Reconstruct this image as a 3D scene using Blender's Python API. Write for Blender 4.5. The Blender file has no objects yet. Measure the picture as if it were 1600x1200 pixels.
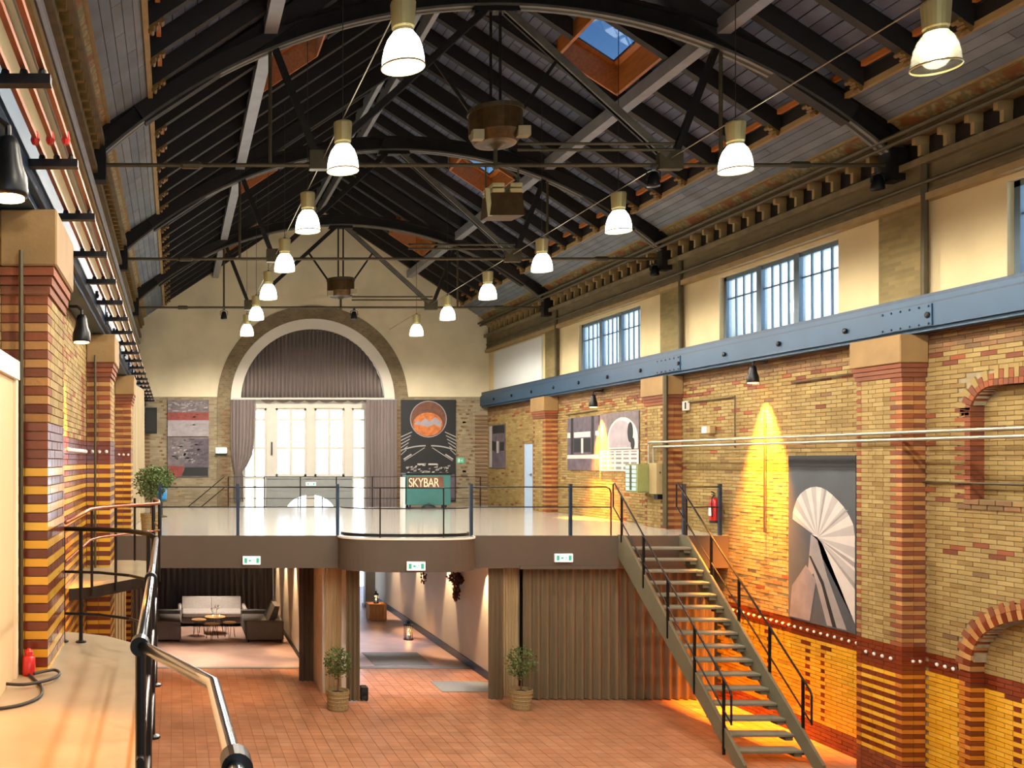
import bpy, math, random
from mathutils import Vector, Matrix
random.seed(7)
SC = bpy.context.scene
COL = SC.collection
PI = math.pi

# ---------------------------------------------------------------- camera
F, CX, CY, EYE = 1480.0, 272.0, 720.0, 4.7      # focal length and principal point in pixels of the 1600 x 1200 frame
cam_data = bpy.data.cameras.new('camera')
cam = bpy.data.objects.new('camera', cam_data)
COL.objects.link(cam)
cam.location = (0, 0, EYE)
cam.rotation_euler = (PI / 2, 0, 0)
cam_data.sensor_width = 36
cam_data.lens = F / 1600 * 36
cam_data.shift_x = (800 - CX) / 1600
cam_data.shift_y = (CY - 600) / 1600
cam_data.clip_start = 0.05
SC.camera = cam

# ---------------------------------------------------------------- sky
W = bpy.data.worlds.new('sky')
SC.world = W
W.use_nodes = True
nt = W.node_tree
nt.nodes.clear()
_tc = nt.nodes.new('ShaderNodeTexCoord')
_sx = nt.nodes.new('ShaderNodeSeparateXYZ')
_mr = nt.nodes.new('ShaderNodeMapRange')
_mr.inputs['From Min'].default_value = 0.0
_mr.inputs['From Max'].default_value = 0.45
_mx = nt.nodes.new('ShaderNodeMix')
_mx.data_type = 'RGBA'
_mx.inputs['A'].default_value = (0.78, 0.89, 1.0, 1)
_mx.inputs['B'].default_value = (0.02, 0.075, 0.21, 1)
_bg = nt.nodes.new('ShaderNodeBackground')
_bg.inputs['Strength'].default_value = 4.2
_wo = nt.nodes.new('ShaderNodeOutputWorld')
nt.links.new(_tc.outputs['Generated'], _sx.inputs[0])
nt.links.new(_sx.outputs['Z'], _mr.inputs['Value'])
nt.links.new(_mr.outputs[0], _mx.inputs['Factor'])
nt.links.new(_mx.outputs['Result'], _bg.inputs['Color'])
nt.links.new(_bg.outputs[0], _wo.inputs['Surface'])

# ---------------------------------------------------------------- exposure
SC.view_settings.view_transform = 'Standard'
SC.view_settings.look = 'None'
SC.view_settings.gamma = 1
SC.view_settings.use_curve_mapping = False
SC.view_settings.exposure = 0.55
try:
    SC.cycles.max_bounces = 5
    SC.cycles.diffuse_bounces = 3
    SC.cycles.glossy_bounces = 2
    SC.cycles.transparent_max_bounces = 8
    SC.cycles.use_adaptive_sampling = True
    SC.cycles.adaptive_threshold = 0.03
    SC.cycles.caustics_reflective = False
    SC.cycles.caustics_refractive = False
    SC.cycles.sample_clamp_indirect = 6
except Exception:
    pass

# ---------------------------------------------------------------- the hall in metres
XL, XR, XC = -1.25, 10.75, 4.75       # side walls and ridge line
YB, YE = -6.0, 32.5                   # near and far end walls
TR = [7.5, 14.0, 20.5, 27.0]          # roof trusses
ZM = 3.25                             # mezzanine floor
ZL = 3.18                             # landing floor
YM0, YM1 = 18.37, 29.8                # mezzanine front and back
SL = 0.657                            # roof slope


def at(u, v, Y):
    return Vector(((u - CX) * Y / F, Y, EYE - (v - CY) * Y / F))


def pix(p):
    y = max(p[1], 0.05)
    return CX + F * p[0] / y, CY - F * (p[2] - EYE) / y


def seen(p, m=30):
    if p[1] < 0.3:
        return False
    u, v = pix(p)
    return -m < u < 1600 + m and -m < v < 1200 + m


def wl(o):
    v = Vector((0, 0, 0))
    while o is not None:
        v = v + o.location
        o = o.parent
    return v


# ---------------------------------------------------------------- mesh helper
class MB:
    def __init__(s):
        s.v, s.f, s.m = [], [], []

    def add(s, vs, fs, m=0):
        b = len(s.v)
        s.v += [tuple(p) for p in vs]
        s.f += [tuple(i + b for i in f) for f in fs]
        s.m += [m] * len(fs)
        return s

    def hexa(s, p, m=0):
        return s.add(p, [(0, 3, 2, 1), (4, 5, 6, 7), (0, 1, 5, 4), (1, 2, 6, 5), (2, 3, 7, 6), (3, 0, 4, 7)], m)

    def box(s, x0, x1, y0, y1, z0, z1, m=0):
        return s.hexa([(x0, y0, z0), (x1, y0, z0), (x1, y1, z0), (x0, y1, z0),
                       (x0, y0, z1), (x1, y0, z1), (x1, y1, z1), (x0, y1, z1)], m)

    def cbox(s, x0, x1, y0, y1, z0, z1, c=.02, m=0):
        """box with chamfered edges (all 12)"""
        pts = []
        for ax in range(3):
            pass
        lo, hi = (x0, y0, z0), (x1, y1, z1)
        b = len(s.v)
        idx = {}
        vs = []
        for i in (0, 1):
            for j in (0, 1):
                for k in (0, 1):
                    cn = [(lo, hi)[i][0], (lo, hi)[j][1], (lo, hi)[k][2]]
                    sg = [1 - 2 * i, 1 - 2 * j, 1 - 2 * k]
                    for a in range(3):
                        q = list(cn)
                        for t in range(3):
                            if t != a:
                                q[t] += sg[t] * c
                        idx[(i, j, k, a)] = len(vs)
                        vs.append(q)
        fs = []
        for a in range(3):
            for e in (0, 1):
                r = []
                for (p, q) in ((0, 0), (1, 0), (1, 1), (0, 1)):
                    t = [0, 0, 0]
                    t[a] = e
                    t[(a + 1) % 3] = p
                    t[(a + 2) % 3] = q
                    r.append(idx[(t[0], t[1], t[2], a)])
                fs.append(tuple(r))
        for a in range(3):
            b1, b2 = (a + 1) % 3, (a + 2) % 3
            for p in (0, 1):
                for q in (0, 1):
                    t0, t1 = [0, 0, 0], [0, 0, 0]
                    t0[b1] = t1[b1] = p
                    t0[b2] = t1[b2] = q
                    t1[a] = 1
                    fs.append((idx[(*t0, b1)], idx[(*t1, b1)], idx[(*t1, b2)], idx[(*t0, b2)]))
        for i in (0, 1):
            for j in (0, 1):
                for k in (0, 1):
                    fs.append((idx[(i, j, k, 0)], idx[(i, j, k, 1)], idx[(i, j, k, 2)]))
        return s.add(vs, fs, m)

    def bar(s, p, q, w, h, m=0, up=(0, 0, 1)):
        p, q = Vector(p), Vector(q)
        d = (q - p).normalized()
        up = Vector(up)
        if abs(d.dot(up)) > .999:
            up = Vector((0, 1, 0))
        a = d.cross(up).normalized() * (w / 2)
        b = a.cross(d).normalized() * (h / 2)
        return s.hexa([p - a - b, p + a - b, q + a - b, q - a - b, p - a + b, p + a + b, q + a + b, q - a + b], m)

    def tube(s, pts, r, n=8, m=0, closed=False, caps=True):
        pts = [Vector(p) for p in pts]
        N = len(pts)
        rings = []
        ref = None
        for i in range(N):
            if closed:
                d = (pts[(i + 1) % N] - pts[i - 1])
            else:
                d = (pts[min(i + 1, N - 1)] - pts[max(i - 1, 0)])
            d = d.normalized()
            if ref is None:
                ref = Vector((0, 0, 1)) if abs(d.z) < .9 else Vector((1, 0, 0))
            a = d.cross(ref)
            if a.length < 1e-4:
                ref = Vector((0, 1, 0))
                a = d.cross(ref)
            a.normalize()
            b = a.cross(d).normalized()
            ref = b
            rr = r[i] if isinstance(r, (list, tuple)) else r
            rings.append([pts[i] + a * (rr * math.cos(2 * PI * k / n)) + b * (rr * math.sin(2 * PI * k / n)) for k in range(n)])
        vs = [p for R in rings for p in R]
        fs = []
        for i in range(N if closed else N - 1):
            j = (i + 1) % N
            for k in range(n):
                fs.append((i * n + k, i * n + (k + 1) % n, j * n + (k + 1) % n, j * n + k))
        if not closed and caps:
            fs.append(tuple(range(n - 1, -1, -1)))
            fs.append(tuple((N - 1) * n + k for k in range(n)))
        return s.add(vs, fs, m)

    def lathe(s, c, prof, n=20, m=0, axis='z', cap=True):
        vs, fs = [], []
        for (r, h) in prof:
            for k in range(n):
                a = 2 * PI * k / n
                if axis == 'z':
                    vs.append((c[0] + r * math.cos(a), c[1] + r * math.sin(a), c[2] + h))
                elif axis == 'y':
                    vs.append((c[0] + r * math.cos(a), c[1] + h, c[2] + r * math.sin(a)))
                else:
                    vs.append((c[0] + h, c[1] + r * math.cos(a), c[2] + r * math.sin(a)))
        for i in range(len(prof) - 1):
            for k in range(n):
                fs.append((i * n + k, i * n + (k + 1) % n, (i + 1) * n + (k + 1) % n, (i + 1) * n + k))
        if cap:
            if prof[0][0] > 1e-4:
                fs.append(tuple(range(n - 1, -1, -1)))
            if prof[-1][0] > 1e-4:
                fs.append(tuple((len(prof) - 1) * n + k for k in range(n)))
        return s.add(vs, fs, m)

    def prism(s, poly, fn, a, b, m=0):
        n = len(poly)
        vs = [fn(u, v, a) for u, v in poly] + [fn(u, v, b) for u, v in poly]
        fs = [tuple(range(n - 1, -1, -1)), tuple(range(n, 2 * n))]
        fs += [(i, (i + 1) % n, n + (i + 1) % n, n + i) for i in range(n)]
        return s.add(vs, fs, m)

    def strip(s, inner, outer, fn, a, b, m=0, closed=False):
        """band between two polylines, extruded"""
        n = len(inner)
        for i in range(n if closed else n - 1):
            j = (i + 1) % n
            s.hexa([fn(*inner[i], a), fn(*inner[j], a), fn(*outer[j], a), fn(*outer[i], a),
                    fn(*inner[i], b), fn(*inner[j], b), fn(*outer[j], b), fn(*outer[i], b)], m)
        return s

    def ball(s, c, r, n=10, k=6, m=0, sz=1.0):
        return s.lathe(c, [(max(r * math.sin(PI * i / k), 1e-5), -r * sz * math.cos(PI * i / k)) for i in range(k + 1)], n, m, cap=False)

    def build(s, name, mats, parent=None, smooth=False, kind=None, label=None):
        if not isinstance(mats, (list, tuple)):
            mats = [mats]
        me = bpy.data.meshes.new(name)
        if parent is not None:
            o0 = wl(parent)
        else:
            xs = [p[0] for p in s.v]; ys = [p[1] for p in s.v]; zs = [p[2] for p in s.v]
            o0 = Vector(((min(xs) + max(xs)) / 2, (min(ys) + max(ys)) / 2, min(zs)))
        me.from_pydata([(p[0] - o0.x, p[1] - o0.y, p[2] - o0.z) for p in s.v], [], s.f)
        for mt in mats:
            me.materials.append(mt)
        if len(mats) > 1:
            me.polygons.foreach_set('material_index', s.m)
        if smooth:
            me.polygons.foreach_set('use_smooth', [True] * len(me.polygons))
        me.update()
        o = bpy.data.objects.new(name, me)
        COL.objects.link(o)
        if parent is not None:
            o.parent = parent
        else:
            o.location = o0
        if kind:
            o['kind'] = kind
        if label:
            o['label'] = label
        return o


XZ = lambda u, v, t: (u, t, v)      # polygon in the X-Z plane, extruded along Y
YZ = lambda u, v, t: (t, u, v)      # polygon in the Y-Z plane, extruded along X
XY = lambda u, v, t: (u, v, t)


def tag(o, label, cat=None, group=None, kind=None):
    o['label'] = label
    if cat:
        o['category'] = cat
    if group:
        o['group'] = group
    if kind:
        o['kind'] = kind
    return o


def thing(name, label, cat, loc, group=None, kind=None):
    o = bpy.data.objects.new(name, None)
    COL.objects.link(o)
    o.location = loc
    o.empty_display_size = .1
    return tag(o, label, cat, group, kind)


def copy_tree(o, parent=None, loc=None):
    c = o.copy()
    COL.objects.link(c)
    c.parent = parent
    if loc is not None:
        c.location = loc
    for ch in list(o.children):
        copy_tree(ch, c)
    return c


_unit = {}


def unit(mt):
    if mt.name not in _unit:
        me = bpy.data.meshes.new('brick_shape')
        mb = MB().box(-.5, .5, -.5, .5, -.5, .5)
        me.from_pydata(mb.v, [], mb.f)
        me.materials.append(mt)
        _unit[mt.name] = me
    return _unit[mt.name]


def pieces(parent, name, items, mats, n=300):
    """items: (cx,cy,cz,sx,sy,sz,material index[,rotation about Y]).  The n that show largest become parts, the rest one part."""
    vis = [(i, (it[0]**2 + it[1]**2 + (it[2] - EYE)**2) / max(it[3], it[4]) ** 2 / max(it[5], .05)) for i, it in enumerate(items) if seen(it[:3])]
    vis.sort(key=lambda t: t[1])
    near = set(i for i, _ in vis[:n])
    o0 = wl(parent)
    mb = MB()
    for i, it in enumerate(items):
        ry = it[7] if len(it) > 7 else 0
        if i in near:
            o = bpy.data.objects.new(name, unit(mats[it[6]]))
            COL.objects.link(o)
            o.parent = parent
            o.location = (it[0] - o0.x, it[1] - o0.y, it[2] - o0.z)
            o.scale = (it[3], it[4], it[5])
            if ry:
                o.rotation_euler = (0, ry, 0)
        else:
            a, b, c = it[3] / 2, it[4] / 2, it[5] / 2
            if ry:
                ca, sa = math.cos(ry), math.sin(ry)
                vs = []
                for (x, y, z) in [(-a, -b, -c), (a, -b, -c), (a, b, -c), (-a, b, -c), (-a, -b, c), (a, -b, c), (a, b, c), (-a, b, c)]:
                    vs.append((it[0] + x * ca + z * sa, it[1] + y, it[2] - x * sa + z * ca))
                mb.hexa(vs, it[6])
            else:
                mb.box(it[0] - a, it[0] + a, it[1] - b, it[1] + b, it[2] - c, it[2] + c, it[6])
    if mb.v:
        mb.build(name + '_field', mats, parent, kind='stuff')


# ---------------------------------------------------------------- materials
def lin(c):
    if isinstance(c, (tuple, list)):
        return tuple(((x / 255) / 12.92 if x / 255 <= .04045 else ((x / 255 + .055) / 1.055) ** 2.4) for x in c[:3])
    return lin(tuple(int(c[i:i + 2], 16) for i in (0, 2, 4)))


def newmat(name):
    m = bpy.data.materials.new(name)
    m.use_nodes = True
    t = m.node_tree
    t.nodes.clear()
    out = t.nodes.new('ShaderNodeOutputMaterial')
    b = t.nodes.new('ShaderNodeBsdfPrincipled')
    t.links.new(b.outputs[0], out.inputs['Surface'])
    return m, t, b


def noise(t, scale, detail=4, coord='Object', stretch=None):
    tc = t.nodes.new('ShaderNodeTexCoord')
    n = t.nodes.new('ShaderNodeTexNoise')
    n.inputs['Scale'].default_value = scale
    n.inputs['Detail'].default_value = detail
    src = tc.outputs[coord]
    if coord == 'World':
        pass
    if stretch:
        mp = t.nodes.new('ShaderNodeMapping')
        mp.inputs['Scale'].default_value = stretch
        t.links.new(src, mp.inputs['Vector'])
        src = mp.outputs[0]
    t.links.new(src, n.inputs['Vector'])
    return n.outputs['Fac']


def mixcol(t, fac, a, b, blend='MIX'):
    n = t.nodes.new('ShaderNodeMix')
    n.data_type = 'RGBA'
    n.blend_type = blend
    for sock, val in (('Factor', fac), ('A', a), ('B', b)):
        if isinstance(val, (int, float)):
            n.inputs[sock].default_value = val
        elif isinstance(val, tuple):
            n.inputs[sock].default_value = (*val[:3], 1)
        else:
            t.links.new(val, n.inputs[sock])
    return n.outputs['Result']


def rng(t, src, a, b, c=0, d=1):
    n = t.nodes.new('ShaderNodeMapRange')
    n.inputs['From Min'].default_value = a
    n.inputs['From Max'].default_value = b
    n.inputs['To Min'].default_value = c
    n.inputs['To Max'].default_value = d
    t.links.new(src, n.inputs['Value'])
    return n.outputs[0]


def bump(t, b, src, strength=.3, dist=.01):
    n = t.nodes.new('ShaderNodeBump')
    n.inputs['Strength'].default_value = strength
    n.inputs['Distance'].default_value = dist
    t.links.new(src, n.inputs['Height'])
    t.links.new(n.outputs[0], b.inputs['Normal'])


def mat(name, col, rough=.6, metal=0, var=.15, scale=5, bmp=0, bscale=60, stretch=None, coat=0, spec=.5):
    m, t, b = newmat(name)
    c = lin(col)
    f = rng(t, noise(t, scale, stretch=stretch), .3, .7)
    lo = tuple(x * (1 - var) for x in c)
    hi = tuple(min(1, x * (1 + var)) for x in c)
    t.links.new(mixcol(t, f, lo, hi), b.inputs['Base Color'])
    b.inputs['Roughness'].default_value = rough
    b.inputs['Metallic'].default_value = metal
    b.inputs['Specular IOR Level'].default_value = spec
    if coat:
        b.inputs['Coat Weight'].default_value = coat
        b.inputs['Coat Roughness'].default_value = .12
    if bmp:
        bump(t, b, noise(t, bscale), bmp)
    return m


def emit(name, col, s):
    m = bpy.data.materials.new(name)
    m.use_nodes = True
    t = m.node_tree
    t.nodes.clear()
    out = t.nodes.new('ShaderNodeOutputMaterial')
    e = t.nodes.new('ShaderNodeEmission')
    e.inputs['Color'].default_value = (*lin(col), 1)
    e.inputs['Strength'].default_value = s
    t.links.new(e.outputs[0], out.inputs['Surface'])
    return m


def glass(name, tint=(1, 1, 1), rough=.02, ior=1.45, frost=0.0):
    m = bpy.data.materials.new(name)
    m.use_nodes = True
    t = m.node_tree
    t.nodes.clear()
    out = t.nodes.new('ShaderNodeOutputMaterial')
    tr = t.nodes.new('ShaderNodeBsdfTransparent')
    tr.inputs['Color'].default_value = (*tint, 1)
    gl = t.nodes.new('ShaderNodeBsdfGlossy')
    gl.inputs['Roughness'].default_value = rough
    fr = t.nodes.new('ShaderNodeLayerWeight')
    pw = t.nodes.new('ShaderNodeMath')
    pw.operation = 'POWER'
    pw.inputs[1].default_value = 5.0
    t.links.new(fr.outputs['Facing'], pw.inputs[0])
    mx = t.nodes.new('ShaderNodeMixShader')
    t.links.new(rng(t, pw.outputs[0], 0, 1, .04, .9), mx.inputs[0])
    src = tr.outputs[0]
    if frost:
        tl = t.nodes.new('ShaderNodeBsdfTranslucent')
        m2 = t.nodes.new('ShaderNodeMixShader')
        m2.inputs[0].default_value = frost
        t.links.new(tr.outputs[0], m2.inputs[1])
        t.links.new(tl.outputs[0], m2.inputs[2])
        src = m2.outputs[0]
    t.links.new(src, mx.inputs[1])
    t.links.new(gl.outputs[0], mx.inputs[2])
    t.links.new(mx.outputs[0], out.inputs['Surface'])
    return m


def brickmat(name, cols, rough=.75, coat=0, grime=.35, bmp=.4):
    """one colour per piece (object or mesh island), plus surface grain"""
    m, t, b = newmat(name)
    oi = t.nodes.new('ShaderNodeObjectInfo')
    ge = t.nodes.new('ShaderNodeNewGeometry')
    ad = t.nodes.new('ShaderNodeMath')
    ad.operation = 'MULTIPLY_ADD'
    ad.inputs[1].default_value = 37.7
    t.links.new(oi.outputs['Random'], ad.inputs[0])
    t.links.new(ge.outputs['Random Per Island'], ad.inputs[2])
    ml = t.nodes.new('ShaderNodeMath')
    ml.operation = 'MULTIPLY'
    ml.inputs[1].default_value = 913.3
    t.links.new(ad.outputs[0], ml.inputs[0])
    wn = t.nodes.new('ShaderNodeTexWhiteNoise')
    wn.noise_dimensions = '1D'
    t.links.new(ml.outputs[0], wn.inputs['W'])
    cr = t.nodes.new('ShaderNodeValToRGB')
    cr.color_ramp.interpolation = 'LINEAR'
    els = cr.color_ramp.elements
    while len(els) < len(cols):
        els.new(.5)
    for i, c in enumerate(cols):
        els[i].position = i / max(1, len(cols) - 1)
        els[i].color = (*lin(c), 1)
    t.links.new(wn.outputs['Value'], cr.inputs[0])
    g = t.nodes.new('ShaderNodeTexNoise')
    g.inputs['Scale'].default_value = 2.3
    g.inputs['Detail'].default_value = 6
    t.links.new(ge.outputs['Position'], g.inputs['Vector'])
    dk = mixcol(t, rng(t, g.outputs['Fac'], .35, .7, 0, grime), cr.outputs[0], (.25, .2, .13), 'MULTIPLY')
    t.links.new(dk, b.inputs['Base Color'])
    b.inputs['Roughness'].default_value = rough
    if coat:
        b.inputs['Coat Weight'].default_value = coat
        b.inputs['Coat Roughness'].default_value = .08
    if bmp:
        n2 = t.nodes.new('ShaderNodeTexNoise')
        n2.inputs['Scale'].default_value = 45
        n2.inputs['Detail'].default_value = 5
        t.links.new(ge.outputs['Position'], n2.inputs['Vector'])
        bump(t, b, n2.outputs['Fac'], bmp, .008)
    return m


def brickwall(name, cols, mortar, bw=.25, bh=.066, axis='x', rough=.8):
    """far brickwork, too small to pick apart: brick texture on world position"""
    m, t, b = newmat(name)
    ge = t.nodes.new('ShaderNodeNewGeometry')
    sp = t.nodes.new('ShaderNodeSeparateXYZ')
    cb = t.nodes.new('ShaderNodeCombineXYZ')
    t.links.new(ge.outputs['Position'], sp.inputs[0])
    t.links.new(sp.outputs['X' if axis == 'x' else 'Y'], cb.inputs[0])
    t.links.new(sp.outputs['Z'], cb.inputs[1])
    br = t.nodes.new('ShaderNodeTexBrick')
    br.inputs['Color1'].default_value = (*lin(cols[0]), 1)
    br.inputs['Color2'].default_value = (*lin(cols[1]), 1)
    br.inputs['Mortar'].default_value = (*lin(mortar), 1)
    br.inputs['Scale'].default_value = 1
    br.inputs['Brick Width'].default_value = bw
    br.inputs['Row Height'].default_value = bh
    br.inputs['Mortar Size'].default_value = .006
    br.inputs['Bias'].default_value = -.1
    t.links.new(cb.outputs[0], br.inputs['Vector'])
    n = t.nodes.new('ShaderNodeTexNoise')
    n.inputs['Scale'].default_value = 1.6
    n.inputs['Detail'].default_value = 8
    t.links.new(ge.outputs['Position'], n.inputs['Vector'])
    c = mixcol(t, rng(t, n.outputs['Fac'], .4, .65, 0, .6), br.outputs['Color'], tuple(x * .55 for x in lin(cols[0])))
    t.links.new(c, b.inputs['Base Color'])
    b.inputs['Roughness'].default_value = rough
    bump(t, b, br.outputs['Fac'], -.4, .01)
    return m


M = {}
M['plaster'] = mat('cream_plaster', 'DDD2B4', .85, var=.12, scale=.9, bmp=.15, bscale=25)
M['plaster_up'] = mat('yellowed_plaster', 'D3C298', .85, var=.10, scale=1.1, bmp=.12, bscale=25)
M['door_cream'] = mat('cream_door_lamp_tint', 'D6BA8E', .6, var=.05, scale=1)  # cream shifted to peach for the orange lamp glow on the lining
M['white_wall'] = mat('white_plaster', 'E2DCD0', .8, var=.05, scale=1.2)
M['pale_panel'] = mat('pale_panel', 'D5DADB', .7, var=.03, scale=1)
M['mortar'] = mat('old_mortar', '92866A', .95, var=.25, scale=9, bmp=.3, bscale=90)
M['mortar_red'] = mat('red_mortar', '8A5B34', .9, var=.2, scale=9)
M['bk_yel'] = brickmat('yellow_brick', ['967F4C', '9E8854', '8E7542', 'A7925E', '846B3C', '998250', 'A08B58', '8A7040'], .85, 0, .3)
M['bk_red'] = brickmat('red_brick', ['82472A', '93502C', '6E3A22', '7D4A30'], .8)
M['bk_terra'] = brickmat('terracotta_brick', ['B08049', 'A97640', 'B98B52'], .8)
M['bk_dark'] = brickmat('weathered_dark_brick', ['7A5E3E', '866240', '6E563A', '947848'], .85)
M['gz_yel'] = brickmat('yellow_glazed_brick', ['E3AC2E', 'DBA324', 'E8B63C', 'D39A22'], .3, .6, .15, .05)
M['gz_red'] = brickmat('oxblood_glazed_brick', ['6E2C12', '7A3214', '5E2510'], .3, .6, .15, .05)
M['gz_org'] = brickmat('orange_glazed_brick', ['C57A28', 'B86E22', 'CC8432'], .3, .5, .15, .05)
M['bk_far_y'] = brickwall('far_yellow_brickwork', ['A2947A', '7C6E54'], '958A72', axis='x')
M['bk_side_y'] = brickwall('side_yellow_brickwork', ['8F7E4E', '786840'], '837652', axis='y')
M['bk_ring'] = brickwall('arch_brickwork', ['8A7A5C', '6E6048'], '8A8068', .12, .07, 'x')
M['bk_far_red'] = brickmat('far_red_brick', ['8C6848', '7C5A3E'], .85)
M['plinth'] = brickmat('red_plinth_block', ['7C3A20', '8A4526', '6E3019'], .55, .1)
M['tile'] = brickmat('terracotta_floor_tile', ['BC8260', 'BF8664', 'B67C5A', 'C08C6C', 'B07858'], .34, .2, .4, .1)
M['grout'] = mat('floor_grout', '9A6A50', .85, var=.2, scale=12)
M['stone'] = mat('beige_stone', '8A6E44', .75, var=.15, scale=3, bmp=.2, bscale=40)
M['steel_blue'] = mat('blue_painted_steel', '20425E', .42, .25, var=.1, scale=2)
M['steel_dark'] = mat('dark_iron', '1E1B17', .5, .5, var=.3, scale=6)
M['iron_black'] = mat('black_painted_iron', '121316', .38, .4, var=.2, scale=8)
M['iron_blue'] = mat('blue_black_iron', '1F3348', .4, .4, var=.2, scale=8)
M['iron_olive'] = mat('olive_painted_iron', '4A4430', .5, .4, var=.2, scale=8)
M['steel_pale'] = mat('pale_painted_steel', '8E939A', .45, .3, var=.1, scale=4)
M['chrome'] = mat('polished_steel', 'B9BDC2', .18, 1, var=.05, scale=6)
M['wood_dk'] = mat('dark_roof_timber', '14100E', .7, var=.3, scale=3, stretch=(1, 8, 8), bmp=.2, bscale=30)
M['wood_deck'] = brickmat('roof_board', ['5A6682', '64708C', '505B75', '68738A'], .8, 0, .45)
M['wood_soffit'] = brickmat('soffit_board', ['6A7684', '626E7E', '75808C', '687480'], .75, 0, .4)
M['wood_orange'] = mat('orange_timber', 'A8662A', .55, var=.2, scale=3, stretch=(8, 1, 8), bmp=.1)
M['wood_cream'] = mat('cream_moulding', '9A8458', .6, var=.15, scale=4)
M['gold'] = mat('ochre_carving', '765A26', .55, var=.35, scale=14, bmp=.3, bscale=60)
M['cornice'] = mat('cornice_paint', '6E6246', .7, var=.25, scale=5)
M['fascia'] = mat('taupe_fascia', '53483C', .7, var=.06, scale=1.5)
M['slab'] = mat('slab_soffit', 'B8A890', .8, var=.05, scale=1)
M['mezz'] = mat('polished_grey_floor', 'CBC8C0', .24, var=.05, scale=1.4, coat=.7)
M['landing'] = mat('landing_screed', '9E937C', .32, var=.14, scale=2.2, bmp=.05, bscale=30)
M['concrete'] = mat('worn_pink_concrete', 'B89A8C', .42, var=.22, scale=1.1, bmp=.06, bscale=18)
M['curtain'] = mat('taupe_curtain_cloth', '6B5C44', .85, var=.12, scale=3, stretch=(6, 6, .3))
M['curtain_blk'] = mat('black_curtain_cloth', '55565C', .85, var=.2, scale=3, stretch=(6, 6, .3))
M['curtain_mve'] = mat('mauve_curtain_cloth', '857A78', .85, var=.12, scale=3, stretch=(6, 6, .3))
M['curtain_bge'] = mat('beige_curtain_cloth', 'B49D75', .85, var=.1, scale=3, stretch=(6, 6, .3))
M['curtain_brn'] = mat('brown_curtain_cloth', '4A3A2C', .85, var=.12, scale=3, stretch=(6, 6, .3))
M['drape'] = mat('sand_drape_cloth', '9A8C70', .85, var=.1, scale=3, stretch=(6, 6, .3))
M['win_white'] = mat('white_window_paint', 'CDCABF', .5, var=.04)
M['win_grey'] = mat('grey_window_paint', '8F9492', .5, var=.06)
M['win_blue'] = mat('blue_grey_window_paint', '5B6E7C', .5, var=.08)
M['glass'] = glass('window_glass')
M['roof_glass'] = glass('tinted_roof_glass', (.30, .40, .47))
M['clear_shade'] = glass('clear_acrylic_shade', (.93, .92, .78), .1, 1.45, .12)
M['glass_up'] = glass('old_window_glass', (.80, .93, 1.0), .05, 1.45, .15)
M['stair'] = mat('olive_grey_stair_paint', '6E6A55', .55, .1, var=.1, scale=4)
M['tread'] = mat('grey_tread', '7D7D6E', .5, .1, var=.12, scale=6)
M['leaf'] = mat('green_leaf', '4E6430', .6, var=.45, scale=9)
M['leaf_red'] = mat('dry_red_leaf', '5A2A26', .7, var=.4, scale=9)
M['bark'] = mat('bark', '5E4630', .8, var=.3, scale=20)
M['soil'] = mat('soil', '2C2018', .95, var=.3, scale=30)
M['basket'] = mat('woven_basket', '94815A', .8, var=.25, scale=40, bmp=.4, bscale=80)
M['sofa'] = mat('grey_upholstery', 'A3A09C', .85, var=.08, scale=20, bmp=.1, bscale=200)
M['sofa_dk'] = mat('charcoal_upholstery', '5A5856', .85, var=.08, scale=20, bmp=.1, bscale=200)
M['black'] = mat('matt_black', '0E0E0F', .6, var=.2)
M['wood_top'] = mat('oak_top', 'C29A5C', .45, var=.2, scale=5, stretch=(1, 12, 12))
M['white'] = mat('white_paint', 'E4E2DC', .5, var=.03)
M['crate'] = mat('crate_wood', 'B78A55', .7, var=.25, scale=5, stretch=(10, 10, 1))
M['red'] = mat('signal_red', 'C0201A', .3, var=.05, coat=.4)
M['green_box'] = mat('olive_green_cabinet', '7F8450', .5, var=.06)
M['beige_box'] = mat('beige_cabinet', '9C8A62', .55, var=.06)
M['daylit_rib'] = mat('rib_daylight_blue', 'A9CDC9', .5, var=.05)
M['pipe'] = mat('galvanised_pipe', '9A9584', .4, .5, var=.1)
M['pipe_dk'] = mat('dark_conduit', '4E4630', .55, .3, var=.15)
M['teal'] = mat('teal_counter', '2E6A6A', .5, var=.08)
M['orange_pt'] = mat('orange_print', 'D98A3A', .5, var=.15)
M['copper'] = mat('copper_rail', '9A5E42', .35, .6, var=.15)
M['blue_pot'] = mat('blue_plastic', '1F78B4', .3, var=.05)
M['cable'] = mat('cable_rubber', '2B2A26', .6, var=.1)
M['rug'] = mat('grey_green_mat', '7E8078', .9, var=.1, scale=40, bmp=.3, bscale=200)
M['lamp_cap'] = mat('champagne_aluminium', 'C9BE8A', .38, .6, var=.05)
M['door_blue'] = mat('pale_blue_door', 'A9C2E0', .5, var=.04)
M['shade'] = emit('glowing_acrylic_shade', 'FFF6DC', 8.0)
M['bulb'] = emit('lit_bulb', 'FFF4D6', 18.0)
M['warm_bulb'] = emit('warm_bulb', 'FFC070', 14.0)
M['sign_glow'] = emit('lit_sign_white', 'ECF9E6', 2.0)
M['sign_green'] = emit('lit_sign_green', '5DB98A', .8)
M['candle'] = emit('candle_flame', 'FFD9A0', 6.0)

# ================================================================ THE SETTING
CH = 0.0655                                   # one brick course


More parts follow.
